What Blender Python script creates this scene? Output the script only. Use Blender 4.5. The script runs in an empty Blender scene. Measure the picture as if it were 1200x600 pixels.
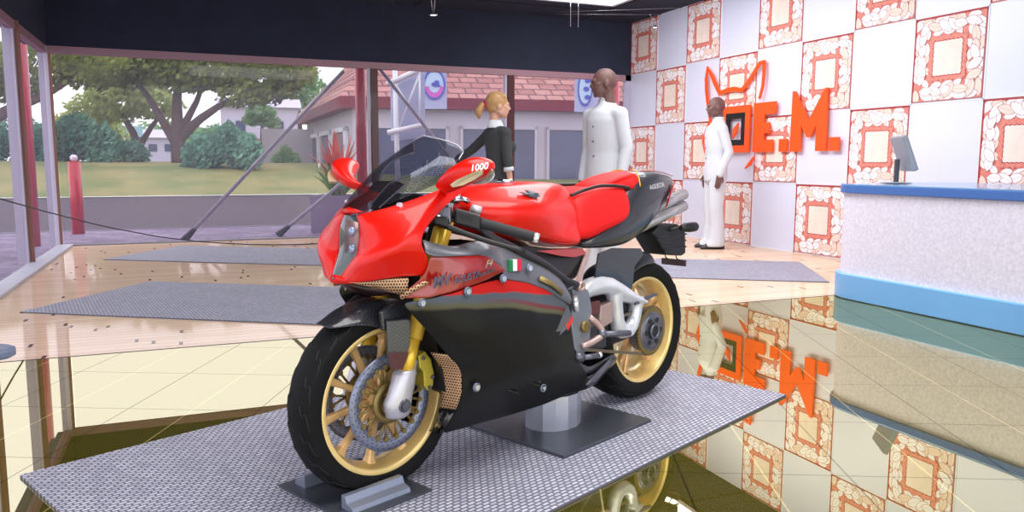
import bpy, bmesh, math, random
from mathutils import Vector, Matrix, Euler
PI = math.pi
SC = bpy.context.scene
COL = SC.collection
RND = random.Random(7)
sin, cos, rad = math.sin, math.cos, math.radians

# ------------------------------------------------------------------ materials
def srgb(r, g, b):
    def f(c):
        c /= 255.0
        return c / 12.92 if c <= 0.04045 else ((c + 0.055) / 1.055) ** 2.4
    return (f(r), f(g), f(b), 1.0)

def pmat(name, col, rough=0.5, metal=0.0, coat=0.0, emit=None, estr=0.0, noise=None, bump=None, alpha=None, spec=0.5):
    """principled material; noise=(scale, amount) varies the colour, bump=(scale, strength)"""
    m = bpy.data.materials.new(name); m.use_nodes = True
    nt = m.node_tree; n = nt.nodes; l = nt.links
    p = n['Principled BSDF']
    p.inputs['Base Color'].default_value = col
    p.inputs['Roughness'].default_value = rough
    p.inputs['Metallic'].default_value = metal
    p.inputs['Specular IOR Level'].default_value = spec
    p.inputs['Coat Weight'].default_value = coat
    p.inputs['Coat Roughness'].default_value = 0.03
    if emit:
        p.inputs['Emission Color'].default_value = emit
        p.inputs['Emission Strength'].default_value = estr
    if alpha is not None:
        p.inputs['Alpha'].default_value = alpha
    if noise or bump:
        tc = n.new('ShaderNodeTexCoord')
    if noise:
        t = n.new('ShaderNodeTexNoise'); t.inputs['Scale'].default_value = noise[0]; t.inputs['Detail'].default_value = 6
        l.new(tc.outputs['Object'], t.inputs['Vector'])
        mr = n.new('ShaderNodeMapRange'); mr.inputs[1].default_value = 0.3; mr.inputs[2].default_value = 0.7
        mr.inputs[3].default_value = 1 - noise[1]; mr.inputs[4].default_value = 1 + noise[1]
        l.new(t.outputs[0], mr.inputs[0])
        mx = n.new('ShaderNodeVectorMath'); mx.operation = 'SCALE'; mx.inputs[0].default_value = col[:3]
        l.new(mr.outputs[0], mx.inputs['Scale'])
        l.new(mx.outputs[0], p.inputs['Base Color'])
    if bump:
        t2 = n.new('ShaderNodeTexNoise'); t2.inputs['Scale'].default_value = bump[0]; t2.inputs['Detail'].default_value = 4
        l.new(tc.outputs['Object'], t2.inputs['Vector'])
        b = n.new('ShaderNodeBump'); b.inputs['Strength'].default_value = bump[1]; b.inputs['Distance'].default_value = 0.01
        l.new(t2.outputs[0], b.inputs['Height']); l.new(b.outputs[0], p.inputs['Normal'])
    return m

class NT:
    """tiny node-tree writer"""
    def __init__(s, name):
        s.m = bpy.data.materials.new(name); s.m.use_nodes = True
        s.nt = s.m.node_tree; s.n = s.nt.nodes; s.l = s.nt.links
        s.n.clear(); s.out = s.n.new('ShaderNodeOutputMaterial')
    def __call__(s, typ, ins=None, **kw):
        nd = s.n.new(typ)
        for k, v in kw.items(): setattr(nd, k, v)
        for k, v in (ins or {}).items():
            if isinstance(v, bpy.types.NodeSocket): s.l.new(v, nd.inputs[k])
            else: nd.inputs[k].default_value = v
        return nd
    def math(s, op, a, b=0.0, c=None):
        d = {0: a, 1: b}
        if c is not None: d[2] = c
        return s('ShaderNodeMath', d, operation=op).outputs[0]
    def mix(s, f, a, b):
        nd = s('ShaderNodeMix', {0: f}, data_type='RGBA')
        for k, v in ((6, a), (7, b)):
            if isinstance(v, bpy.types.NodeSocket): s.l.new(v, nd.inputs[k])
            else: nd.inputs[k].default_value = v
        return nd.outputs[2]
    def xyz(s, which='Object'):
        tc = s('ShaderNodeTexCoord')
        sp = s('ShaderNodeSeparateXYZ', {0: tc.outputs[which]})
        return tc.outputs[which], sp.outputs[0], sp.outputs[1], sp.outputs[2]
    def princ(s, col, rough=.5, metal=0., coat=0., normal=None, spec=.5):
        p = s('ShaderNodeBsdfPrincipled', {'Base Color': col, 'Roughness': rough, 'Metallic': metal, 'Coat Weight': coat, 'Coat Roughness': .03, 'Specular IOR Level': spec})
        if normal is not None: s.l.new(normal, p.inputs['Normal'])
        return p.outputs[0]
    def end(s, sh):
        s.l.new(sh, s.out.inputs[0]); return s.m

# ------------------------------------------------------------------ geometry
class MB:
    """mesh builder: many shapes, ONE object"""
    def __init__(s): s.b = bmesh.new(); s.mi = 0
    def mat(s, i): s.mi = i; return s
    def vs(s, pts): return [s.b.verts.new(Vector(p)) for p in pts]
    def face(s, vv, smooth=None):
        try:
            f = s.b.faces.new(vv)
        except ValueError:
            return None
        f.material_index = s.mi
        if smooth is not None: f.smooth = smooth
        return f
    def poly(s, pts): return s.face(s.vs(pts))
    def box(s, c, size, M=None):
        c = Vector(c); hx, hy, hz = (k / 2 for k in size)
        P = [Vector((x, y, z)) for x in (-hx, hx) for y in (-hy, hy) for z in (-hz, hz)]
        if M is not None: P = [M @ p for p in P]
        v = s.vs([p + c for p in P])
        for q in ((0, 1, 3, 2), (4, 6, 7, 5), (0, 4, 5, 1), (2, 3, 7, 6), (0, 2, 6, 4), (1, 5, 7, 3)):
            s.face([v[k] for k in q])
        return s
    def prism(s, pts, d):
        """closed polygon of 3-D points pushed along vector d"""
        d = Vector(d); a = s.vs(pts); b = s.vs([Vector(p) + d for p in pts]); n = len(a)
        s.face(a); s.face(b[::-1])
        for i in range(n): s.face([a[i], b[i], b[(i + 1) % n], a[(i + 1) % n]])
        return s
    def grid(s, rows, closed=False, smooth=True, flip=False):
        V = [s.vs(r) for r in rows]
        for i in range(len(V) - 1):
            n = len(V[i])
            for j in range(n if closed else n - 1):
                k = (j + 1) % n
                q = [V[i][j], V[i][k], V[i + 1][k], V[i + 1][j]]
                s.face(q[::-1] if flip else q, smooth)
        return V
    def loft(s, rings, caps=True, smooth=True):
        V = s.grid(rings, closed=True, smooth=smooth)
        if caps: s.face(V[0][::-1]); s.face(V[-1])
        return s
    def tube(s, pts, r, n=12, caps=True, flat=None):
        pts = [Vector(p) for p in pts]; m = len(pts)
        rs = r if isinstance(r, (list, tuple)) else [r] * m
        rings = []; t0 = (pts[1] - pts[0]).normalized()
        a = t0.cross(Vector((0, 0, 1)))
        if a.length < .05: a = t0.cross(Vector((1, 0, 0)))
        a.normalize()
        for i in range(m):
            t = (pts[min(i + 1, m - 1)] - pts[max(i - 1, 0)]).normalized()
            a = (a - t * a.dot(t)).normalized(); b = t.cross(a)
            rings.append([pts[i] + (a * cos(k * 2 * PI / n) + b * sin(k * 2 * PI / n)) * rs[i] for k in range(n)])
        return s.loft(rings, caps)
    def cap(s, a, b, ra, rb=None, n=12):
        """capsule with round ends, for bodies"""
        rb = ra if rb is None else rb
        a, b = Vector(a), Vector(b); t = (b - a)
        L = t.length; t = t.normalized() if L > 1e-6 else Vector((0, 0, 1))
        pts, rr = [], []
        for k in range(4): q = (k + .3) / 4 * PI / 2; pts.append(a - t * ra * cos(q)); rr.append(ra * sin(q))
        pts.append(a); rr.append(ra)
        if L > 1e-6: pts.append(b); rr.append(rb)
        for k in range(3, -1, -1): q = (k + .3) / 4 * PI / 2; pts.append((b if L > 1e-6 else a) + t * rb * cos(q)); rr.append(rb * sin(q))
        return s.tube(pts, rr, n)
    def ball(s, c, r, n=12, M=None):
        r = (r, r, r) if not isinstance(r, (tuple, list)) else r
        rings = []
        for i in range(1, n):
            q = PI * i / n
            ring = [Vector((r[0] * sin(q) * cos(2 * PI * k / (2 * n)), r[1] * sin(q) * sin(2 * PI * k / (2 * n)), -r[2] * cos(q))) for k in range(2 * n)]
            if M is not None: ring = [M @ p for p in ring]
            rings.append([p + Vector(c) for p in ring])
        return s.loft(rings)
    def lathe(s, prof, c, ax='y', n=64, closed=True, a0=0, a1=2 * PI):
        """prof: list of (radius, offset along axis); closed profile"""
        c = Vector(c); rows = []
        full = abs(a1 - a0 - 2 * PI) < 1e-6
        N = n if full else n + 1
        for k in range(N):
            a = a0 + (a1 - a0) * k / n
            row = []
            for r, o in prof:
                if ax == 'y': p = Vector((r * cos(a), o, r * sin(a)))
                elif ax == 'z': p = Vector((r * cos(a), r * sin(a), o))
                else: p = Vector((o, r * cos(a), r * sin(a)))
                row.append(c + p)
            rows.append(row)
        V = [s.vs(r) for r in rows]
        for k in range(n):
            A, B = V[k], V[(k + 1) % N]
            m = len(A)
            for j in range(m if closed else m - 1):
                s.face([A[j], A[(j + 1) % m], B[(j + 1) % m], B[j]], True)
        return s
    def disc(s, c, r, h, ax='y', n=24):
        c = Vector(c)
        def P(a, o):
            if ax == 'y': return c + Vector((r * cos(a), o, r * sin(a)))
            if ax == 'z': return c + Vector((r * cos(a), r * sin(a), o))
            return c + Vector((o, r * cos(a), r * sin(a)))
        return s.prism([P(2 * PI * k / n, -h / 2) for k in range(n)], P(0, h / 2) - P(0, -h / 2))
    def build(s, name, mats, parent=None, smooth=None, sub=0, solid=0, bevel=0, autos=None, loc=None, rot=None, mirror=False, remesh=0, off=0):
        bmesh.ops.remove_doubles(s.b, verts=s.b.verts, dist=1e-5)
        bmesh.ops.recalc_face_normals(s.b, faces=s.b.faces)
        me = bpy.data.meshes.new(name); s.b.to_mesh(me); s.b.free()
        for m in (mats if isinstance(mats, (list, tuple)) else [mats]): me.materials.append(m)
        if smooth is not None:
            for p in me.polygons: p.use_smooth = smooth
        o = bpy.data.objects.new(name, me); COL.objects.link(o)
        if parent: o.parent = parent
        if loc: o.location = loc
        if rot: o.rotation_euler = rot
        if solid:
            md = o.modifiers.new('s', 'SOLIDIFY'); md.thickness = solid; md.offset = off
        if bevel:
            md = o.modifiers.new('b', 'BEVEL'); md.width = bevel; md.segments = 2; md.limit_method = 'ANGLE'
        if sub:
            md = o.modifiers.new('u', 'SUBSURF'); md.levels = sub; md.render_levels = sub
        if remesh:
            md = o.modifiers.new('r', 'REMESH'); md.mode = 'VOXEL'; md.voxel_size = remesh; md.use_smooth_shade = True
            md = o.modifiers.new('m', 'SMOOTH'); md.factor = .6; md.iterations = 6
        return o

def empty(name, label, cat, loc=(0, 0, 0), rz=0, group=None):
    o = bpy.data.objects.new(name, None); COL.objects.link(o)
    o.location = loc; o.rotation_euler = (0, 0, rz); o.empty_display_size = .1
    return tag(o, label, cat, group)
def tag(o, label, cat, group=None, kind=None):
    o['label'] = label; o['category'] = cat
    if group: o['group'] = group
    if kind: o['kind'] = kind
    return o
def struct(o): o['kind'] = 'structure'; return o
def lab(o, t): o['label'] = t; return o
def copy_tree(o, parent=None):
    c = o.copy(); COL.objects.link(c); c.parent = parent
    for ch in list(o.children): copy_tree(ch, c)
    return c
def resample(pts, n):
    pts = [Vector(p) for p in pts]; L = [0]
    for a, b in zip(pts, pts[1:]): L.append(L[-1] + (b - a).length)
    out = []; j = 0
    for k in range(n):
        d = L[-1] * k / (n - 1)
        while j < len(pts) - 2 and L[j + 1] < d: j += 1
        t = (d - L[j]) / max(L[j + 1] - L[j], 1e-9)
        out.append(pts[j].lerp(pts[j + 1], min(max(t, 0), 1)))
    return out
def coons(top, bot, left, right, n=14, m=10, bulge=None):
    """surface patch between four edges; bulge(s,t) adds a vector"""
    T, B, L, R = resample(top, n), resample(bot, n), resample(left, m), resample(right, m)
    rows = []
    for j in range(m):
        t = j / (m - 1); row = []
        for i in range(n):
            s = i / (n - 1)
            p = T[i] * (1 - t) + B[i] * t + L[j] * (1 - s) + R[j] * s - ((T[0] * (1 - s) + T[-1] * s) * (1 - t) + (B[0] * (1 - s) + B[-1] * s) * t)
            if bulge: p = p + Vector(bulge(s, t))
            row.append(p)
        rows.append(row)
    return rows
def text(name, body, size, mat, parent=None, M=None, extrude=.001, shear=0, bold=False):
    cu = bpy.data.curves.new(name, 'FONT'); cu.body = body; cu.size = size; cu.extrude = extrude; cu.shear = shear
    if bold: cu.offset = size * .018
    cu.align_x = 'CENTER'; cu.align_y = 'CENTER'; cu.resolution_u = 3
    cu.materials.append(mat)
    tmp = bpy.data.objects.new(name, cu); COL.objects.link(tmp); bpy.context.view_layer.update()
    me = bpy.data.meshes.new_from_object(tmp.evaluated_get(bpy.context.evaluated_depsgraph_get()))
    bpy.data.objects.remove(tmp); bpy.data.curves.remove(cu)
    o = bpy.data.objects.new(name, me); COL.objects.link(o)
    if parent: o.parent = parent
    if M is not None: o.matrix_local = M
    return o
def basis(o, x, up):
    """matrix with local x along x, local y towards up, origin o"""
    x = Vector(x).normalized(); z = x.cross(Vector(up)).normalized(); y = z.cross(x)
    M = Matrix((x, y, z)).transposed().to_4x4(); M.translation = Vector(o); return M

# ------------------------------------------------------------------ camera
F, YAW, PITCH, ROLL, H = 912.76, 0.3905, 0.1189, 0.0024, 1.0573
fw = Vector((sin(YAW) * cos(PITCH), cos(YAW) * cos(PITCH), -sin(PITCH)))
rt = Vector((cos(YAW), -sin(YAW), 0)); up = rt.cross(fw)
r2 = rt * cos(ROLL) + up * sin(ROLL); u2 = -rt * sin(ROLL) + up * cos(ROLL)
cd = bpy.data.cameras.new('camera'); cam = bpy.data.objects.new('camera', cd); COL.objects.link(cam)
cd.sensor_width = 36; cd.lens = 36 * F / 1200; cd.clip_end = 500; cd.clip_start = .05
Mc = Matrix((r2, u2, -fw)).transposed().to_4x4(); Mc.translation = Vector((0, 0, H)); cam.matrix_world = Mc
SC.camera = cam
HF = Vector((sin(YAW), cos(YAW), 0))
def at(px, depth, z=0.0):
    """a point out in the street: bearing px, distance depth, height z"""
    d = fw + r2 * ((px - 600) / F); d.z = 0
    k = depth / d.dot(HF)
    p = d * k; p.z = z; return p

# ------------------------------------------------------------------ render look
SC.view_settings.view_transform = 'Standard'; SC.view_settings.look = 'None'
SC.view_settings.gamma = 1; SC.view_settings.use_curve_mapping = False
SC.view_settings.exposure = 0.0
SC.cycles.max_bounces = 8; SC.cycles.transparent_max_bounces = 24; SC.cycles.sample_clamp_indirect = 6
SC.cycles.caustics_reflective = False; SC.cycles.caustics_refractive = False
# ================================================================== ROOM
XL, XR, YB, ZC, ZH, YW = -1.55, 6.672, 11.167, 3.29, 2.467, 4.768
YF = -3.0            # the open shop front behind the camera

# world: bright overcast sky
W = bpy.data.worlds.new('sky'); SC.world = W; W.use_nodes = True
bg = W.node_tree.nodes['Background']; bg.inputs[0].default_value = (0.93, 0.96, 1.0, 1); bg.inputs[1].default_value = 2.5

def floor_tiles():
    t = NT('polished_floor_tiles'); v, x, y, z = t.xyz('Object')
    g = 0.4421
    a = t.math('SUBTRACT', t.math('MULTIPLY', x, cos(g)), t.math('MULTIPLY', y, sin(g)))
    b = t.math('ADD', t.math('MULTIPLY', x, sin(g)), t.math('MULTIPLY', y, cos(g)))
    def line(c, o, w, step=.567):
        fr = t.math('FRACT', t.math('DIVIDE', t.math('SUBTRACT', c, o - w / 2), step))
        return t.math('LESS_THAN', fr, w / step)
    la = line(a, 1.015, .006); lb = line(b, 2.605, .006); ll = line(a, .731, .006); lf = line(b, 2.885, .003)
    dark = t.math('MAXIMUM', la, lb)
    n = t('ShaderNodeTexNoise', {'Vector': v, 'Scale': 60., 'Detail': 4.})
    base = t.mix(n.outputs[0], srgb(92, 84, 18), srgb(112, 103, 30))
    base = t.mix(t.math('MULTIPLY', lf, .35), base, srgb(40, 34, 10))
    base = t.mix(t.math('MULTIPLY', ll, .8), base, srgb(225, 205, 130))
    base = t.mix(t.math('MULTIPLY', dark, .85), base, srgb(30, 24, 10))
    dif = t('ShaderNodeBsdfDiffuse', {0: base}).outputs[0]
    gl = t('ShaderNodeBsdfGlossy', {0: (1.0, .945, .66, 1), 1: 0.0}, distribution='GGX').outputs[0]
    ms = t('ShaderNodeMixShader', {0: t.math('SUBTRACT', .60, t.math('MULTIPLY', dark, .25)), 1: dif, 2: gl})
    return t.end(ms.outputs[0])
def planks():
    t = NT('wooden_planks'); v, x, y, z = t.xyz('Object')
    h = .085; L = 1.9
    row = t.math('FLOOR', t.math('DIVIDE', y, h)); fy = t.math('FRACT', t.math('DIVIDE', y, h))
    wn = t('ShaderNodeTexWhiteNoise', {'W': row}, noise_dimensions='1D').outputs[0]
    fx = t.math('FRACT', t.math('DIVIDE', t.math('ADD', x, t.math('MULTIPLY', wn, L * 7)), L))
    seam = t.math('LESS_THAN', fy, .07); tick = t.math('LESS_THAN', fx, .011)
    mp = t('ShaderNodeMapping', {0: v, 3: (1.2, 22, 1)})
    gr = t('ShaderNodeTexNoise', {'Vector': mp.outputs[0], 'Scale': 2.2, 'Detail': 6.})
    wn2 = t('ShaderNodeTexWhiteNoise', {'W': t.math('ADD', row, 31.3)}, noise_dimensions='1D').outputs[0]
    base = t.mix(gr.outputs[0], srgb(236, 200, 168), srgb(255, 232, 206))
    base = t.mix(t.math('MULTIPLY', wn2, .3), base, srgb(214, 160, 134))
    base = t.mix(t.math('MULTIPLY', seam, .45), base, srgb(120, 75, 55))
    base = t.mix(t.math('MULTIPLY', tick, .9), base, srgb(35, 25, 25))
    dif = t('ShaderNodeBsdfDiffuse', {0: base}).outputs[0]
    gl = t('ShaderNodeBsdfGlossy', {0: (1, .95, .9, 1), 1: 0.05}, distribution='GGX').outputs[0]
    return t.end(t('ShaderNodeMixShader', {0: .24, 1: dif, 2: gl}).outputs[0])
M_tiles, M_planks = floor_tiles(), planks()
m = MB(); m.box(((XL + XR) / 2, (YF + YW) / 2, -.05), (XR - XL, YW - YF, .1)); struct(m.build('floor', M_tiles))
m = MB(); m.box(((XL + XR) / 2, (YW + YB) / 2, -.05), (XR - XL, YB - YW, .1)); struct(m.build('floor', M_planks))
m = MB(); m.box(((XL + XR) / 2, YW, -.001), (XR - XL, .012, .004)); struct(m.build('trim_1', pmat('joint', srgb(50, 45, 50))))

M_navy = pmat('navy_plaster', srgb(40, 46, 66), .9, noise=(3, .12))
M_navy2 = pmat('navy_ceiling_board', srgb(34, 39, 56), .9, noise=(2, .1))
# back wall header and left wall header
m = MB(); m.box(((XL + XR) / 2 - .1, YB + .12, (ZH + ZC) / 2), (XR - XL + .2, .24, ZC - ZH)); struct(m.build('wall_back', M_navy))
m = MB(); m.box((XL - .12, (YF + YB) / 2, (ZH + ZC) / 2), (.24, YB - YF, ZC - ZH)); struct(m.build('wall_left', M_navy))
# ceiling of boards, with an opening for the light tray
CX0, CX1, CY0, CY1 = 4.35, 5.62, 7.6, 9.95
m = MB()
for x0, x1, y0, y1 in ((XL, XR, YF, CY0), (XL, XR, CY1, YB), (XL, CX0, CY0, CY1), (CX1, XR, CY0, CY1)):
    m.box(((x0 + x1) / 2, (y0 + y1) / 2, ZC + .06), (x1 - x0, y1 - y0, .12))
m.box(((CX0 + CX1) / 2, (CY0 + CY1) / 2, ZC + .2), (CX1 - CX0 + .1, CY1 - CY0 + .1, .02))
struct(m.build('ceiling', M_navy2))
m = MB()
for k in range(9):
    m.box(((XL + XR) / 2, YB - .75 - 1.2 * k, ZC - .004), (XR - XL, .03, .008))
for k in range(6): m.box((XR - .9 - 1.35 * k, (YF + YB) / 2, ZC - .004), (.03, YB - YF, .008)) if not (CX0 < XR - .9 - 1.35 * k < CX1) else None
struct(m.build('trim_2', pmat('ceiling_seam', srgb(14, 16, 24), .9)))
# lit tray in the ceiling
m = MB(); fr = .06
for x0, x1, y0, y1 in ((CX0 - fr, CX1 + fr, CY1, CY1 + fr), (CX0 - fr, CX1 + fr, CY0 - fr, CY0), (CX0 - fr, CX0, CY0, CY1), (CX1, CX1 + fr, CY0, CY1)):
    m.box(((x0 + x1) / 2, (y0 + y1) / 2, ZC - .012), (x1 - x0, y1 - y0, .03))
tray = m.build('ceiling_light', pmat('tray_frame', srgb(190, 195, 205), .4))
tag(tray, 'rectangular recessed ceiling light with pale frame near the tiled wall', 'ceiling light')
m = MB(); m.box(((CX0 + CX1) / 2, (CY0 + CY1) / 2, ZC + .01), (CX1 - CX0, CY1 - CY0, .02))
m.build('diffuser', pmat('light_diffuser', (1, 1, 1, 1), emit=(1, 1, 1, 1), estr=4.0), tray)

# --- right wall with decorated tiles
M_wall = pmat('lavender_wall_panel', srgb(226, 228, 246), .35, noise=(1.2, .03))
M_white = pmat('white_trim', srgb(240, 240, 248), .4)
tile_s = 0.77; tile_h = ZC / 4
m = MB(); m.box((XR + .1, (YF + YB) / 2, ZC / 2), (.2, YB - YF, ZC)); wallr = struct(m.build('wall_right', M_wall))
# thin raised joints between the squares
m = MB()
for i in range(0, 19): m.box((XR - .003, YB - i * tile_s + 0, ZC / 2), (.006, .012, ZC))
for j in range(0, 5): m.box((XR - .003, (YF + YB) / 2, max(ZC - j * tile_h, .006)), (.006, YB - YF, .012))
m.build('joint_grid', M_white, wallr)
M_red = pmat('red_ink', srgb(232, 138, 122), .6, noise=(45, .3)); M_leaf = pmat('leaf_white', srgb(255, 250, 252), .6)
M_leaf2 = pmat('leaf_peach', srgb(246, 220, 204), .6); M_line = pmat('leaf_outline', srgb(190, 124, 120), .6)
M_parch = pmat('parchment', srgb(246, 228, 214), .6, noise=(9, .06)); M_dred = pmat('dark_red_edge', srgb(176, 60, 58), .6)
def leaf_tile():
    # local: y = along the wall (0..s towards the back), z up, x = -thickness towards the room
    m = MB(); s, h = tile_s, tile_h; R = random.Random(3)
    def q(y0, z0, y1, z1, x): m.poly([(x, y0, z0), (x, y1, z0), (x, y1, z1), (x, y0, z1)])
    m.mat(0); m.box((-.004, s / 2, h / 2), (.008, s * .97, h * .97))
    m.mat(4)  # dark red top and back edges: frame shadow put into the colour
    for c, sz in (((-.009, s / 2, h * .978), (.012, s * .975, .016)), ((-.009, s * .978, h / 2), (.012, .014, h * .97)),): m.box(c, sz)
    m.mat(3)
    for c, sz in (((-.009, s / 2, h * .022), (.010, s * .975, .008)), ((-.009, s * .022, h / 2), (.010, .008, h * .97)),): m.box(c, sz)
    # leaves: staggered round the ring
    def leaf(cy, cz, ang, L, wd, mi, k):
        x = -.0095 - k * .0001
        o = [(-.5, 0), (-.3, .36), (0, .5), (.28, .34), (.5, 0), (.28, -.34), (0, -.5), (-.3, -.36)]
        def P(a, b, sc=1, xx=x):
            a *= L * sc; b *= wd * sc
            return (xx, min(max(cy + a * cos(ang) - b * sin(ang), .02), s - .02), min(max(cz + a * sin(ang) + b * cos(ang), .02), h - .02))
        m.mat(3); m.poly([P(a, b, 1.05, x) for a, b in o])
        m.mat(mi); m.poly([P(a, b, .95, x - .00003) for a, b in o])
        m.mat(3); m.poly([P(-.45, -.012, 1, x - .00006), P(.25, -.012, 1, x - .00006), P(.25, .012, 1, x - .00006), P(-.45, .012, 1, x - .00006)])
    k = 0
    for ringf, cnt, L in ((.43, 26, .165), (.30, 16, .13), (.365, 22, .17)):
        for i in range(cnt):
            a = 2 * PI * i / cnt + R.uniform(-.06, .06)
            c_, s_ = cos(a), sin(a); mxx = max(abs(c_), abs(s_))
            cy = s / 2 + c_ / mxx * s * ringf; cz = h / 2 + s_ / mxx * h * ringf
            leaf(cy, cz, a + PI / 2 + R.uniform(-.9, .9), L * R.uniform(.85, 1.15), L * .52, 1 if R.random() < .68 else 2, k); k += 1
    # jagged red border and parchment square
    m.mat(0)
    def sq(f, jag, x, n=14):
        pts = []
        for side in range(4):
            for i in range(n):
                t = -1 + 2 * i / n; r = f + (jag if i % 2 else 0)
                a, b_ = ((t * f, -r), (r, t * f), (-t * f, r), (-r, -t * f))[side]
                pts.append((x, s / 2 + a * s, h / 2 + b_ * h))
        m.poly(pts)
    sq(.245, .02, -.0166)
    m.mat(4); sq(.200, .010, -.0168)
    m.mat(5); sq(.190, .008, -.0170)
    return m
lt = leaf_tile().build('leaf_tile', [M_red, M_leaf, M_leaf2, M_line, M_dred, M_parch], wallr)
first = True
for i in range(0, 14):
    for j in range(4):
        if (i + j) % 2: continue
        o = lt if first else lt.copy()
        if not first: COL.objects.link(o); o.parent = wallr
        first = False
        o.location = (XR, YB - (i + 1) * tile_s, ZC - (j + 1) * tile_h)

# --- O.E.M. sign with fox head
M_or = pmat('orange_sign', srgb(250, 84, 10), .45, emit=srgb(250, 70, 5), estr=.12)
M_blk = pmat('black_sign_back', srgb(14, 10, 10), .5)
SX = XR - .065
sign = empty('wall_sign', 'raised orange fox-head and O.E.M. letters fixed to the tiled wall', 'sign', (SX, 7.9, 1.2))
def sg(y, z): return (0, y - 7.9, z - 1.2)
def letter(name, polys, mat=M_or, d=.022, x=0):
    m = MB()
    for p_ in polys: m.prism([(x + q[0], q[1], q[2]) for q in [sg(*c) for c in p_]], (d, 0, 0))
    return m.build(name, mat, sign)
def rect(y0, y1, z0, z1): return [(y0, z0), (y1, z0), (y1, z1), (y0, z1)]
# square O (orange frame, black inner frame)
yo0, yo1, zo0, zo1 = 8.13, 8.70, 1.20, 1.80
letter('letter', [rect(yo0, yo0 + .09, zo0, zo1), rect(yo1 - .09, yo1, zo0, zo1), rect(yo0 + .09, yo1 - .09, zo0, zo0 + .09), rect(yo0 + .09, yo1 - .09, zo1 - .09, zo1)])
letter('inner_frame', [rect(yo0 + .09, yo0 + .165, zo0 + .09, zo1 - .09), rect(yo1 - .165, yo1 - .09, zo0 + .09, zo1 - .09), rect(yo0 + .165, yo1 - .165, zo0 + .09, zo0 + .165), rect(yo0 + .165, yo1 - .165, zo1 - .165, zo1 - .09)], M_blk, .018)
letter('letter', [[(8.06, 1.2), (7.69, 1.2), (7.69, 1.35), (7.86, 1.35), (7.86, 1.43), (7.76, 1.43), (7.76, 1.56), (7.86, 1.56), (7.86, 1.66), (7.66, 1.66), (7.66, 1.81), (8.06, 1.81)]])
letter('full_stop', [rect(7.44, 7.58, 1.2, 1.35)])
letter('letter', [[(7.39, 1.2), (7.22, 1.2), (7.22, 1.50), (7.12, 1.36), (7.06, 1.36), (6.98, 1.50), (6.98, 1.2), (6.82, 1.2), (6.83, 1.9), (6.87, 1.9), (7.10, 1.56), (7.34, 1.9), (7.38, 1.9)]])
letter('full_stop', [rect(6.63, 6.78, 1.2, 1.35)])
# fox outline: tapering ribbons
def ribbon(name, pts, ws):
    P = resample([(0, a, b) for a, b in pts], 24); m = MB(); A, B = [], []
    n = len(P)
    for i, p_ in enumerate(P):
        t = (P[min(i + 1, n - 1)] - P[max(i - 1, 0)]).normalized(); nn = Vector((0, -t.z, t.y)); k = i / (n - 1) * (len(ws) - 1)
        w_ = ws[int(k)] * (1 - k % 1) + ws[min(int(k) + 1, len(ws) - 1)] * (k % 1)
        A.append(p_ + nn * w_ / 2); B.append(p_ - nn * w_ / 2)
    off = Vector(sg(0, 0))
    rings = [[off + a, off + b_, off + b_ + Vector((.02, 0, 0)), off + a + Vector((.02, 0, 0))] for a, b_ in zip(A, B)]
    m.loft(rings, smooth=False); return m.build(name, M_or, sign)
ribbon('fox_outline', [(8.80, 1.05), (9.02, 1.18), (9.10, 1.30), (9.10, 1.42), (9.00, 1.55), (8.93, 1.66), (9.00, 1.80), (9.06, 2.0), (9.08, 2.2), (9.06, 2.36), (8.98, 2.28), (8.86, 2.1), (8.77, 1.99), (8.66, 2.01), (8.50, 2.03), (8.36, 2.0), (8.28, 1.99), (8.16, 2.12), (8.02, 2.26), (7.92, 2.37), (7.90, 2.2), (7.92, 2.0), (7.97, 1.86)], [.03, .045, .05, .05, .05, .06, .05, .05, .03])
ribbon('fox_outline', [(8.03, 1.14), (8.10, 1.06), (8.20, .99)], [.02, .05, .005])
ribbon('fox_nose', [(8.36, 1.58), (8.42, 1.48), (8.46, 1.38)], [.01, .09, .01])

# --- glazing: sills, mullions, panes
M_sill = pmat('white_sill', srgb(206, 206, 216), .5, noise=(12, .05))
M_frame = pmat('dusty_pink_frame', srgb(168, 132, 142), .5); M_maroon = pmat('maroon_frame', srgb(70, 8, 14), .35, coat=.3)
M_pale = pmat('pale_post', srgb(196, 190, 208), .5); M_brown = pmat('brown_post_edge', srgb(140, 96, 84), .5)
m = MB(); m.box((XL + .07, (YF + YB) / 2, .012), (.16, YB - YF, .03)); struct(m.build('trim_3', M_sill))
m = MB(); m.box(((XL + XR) / 2, YB + .02, .01), (XR - XL, .06, .02)); struct(m.build('trim_4', pmat('grey_sill', srgb(150, 146, 156), .5)))
m = MB(); m.box(((XL + XR) / 2, YB + .03, ZH - .045), (XR - XL, .08, .09)); struct(m.build('trim_5', M_frame))
m = MB(); m.box((XL - .05, (YF + YB) / 2, ZH - .045), (.08, YB - YF, .09)); struct(m.build('trim_6', M_frame))
def post_(x, y, sx, sy, mat): m = MB(); m.box((x, y, ZH / 2), (sx, sy, ZH)); return m.build('window_frame', mat)
def wframe(n, parts):
    m = MB()
    for k, (x, y, sx, sy) in enumerate(parts): m.mat(k % 2); m.box((x, y, ZH / 2), (sx, sy, ZH))
    return m
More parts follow.
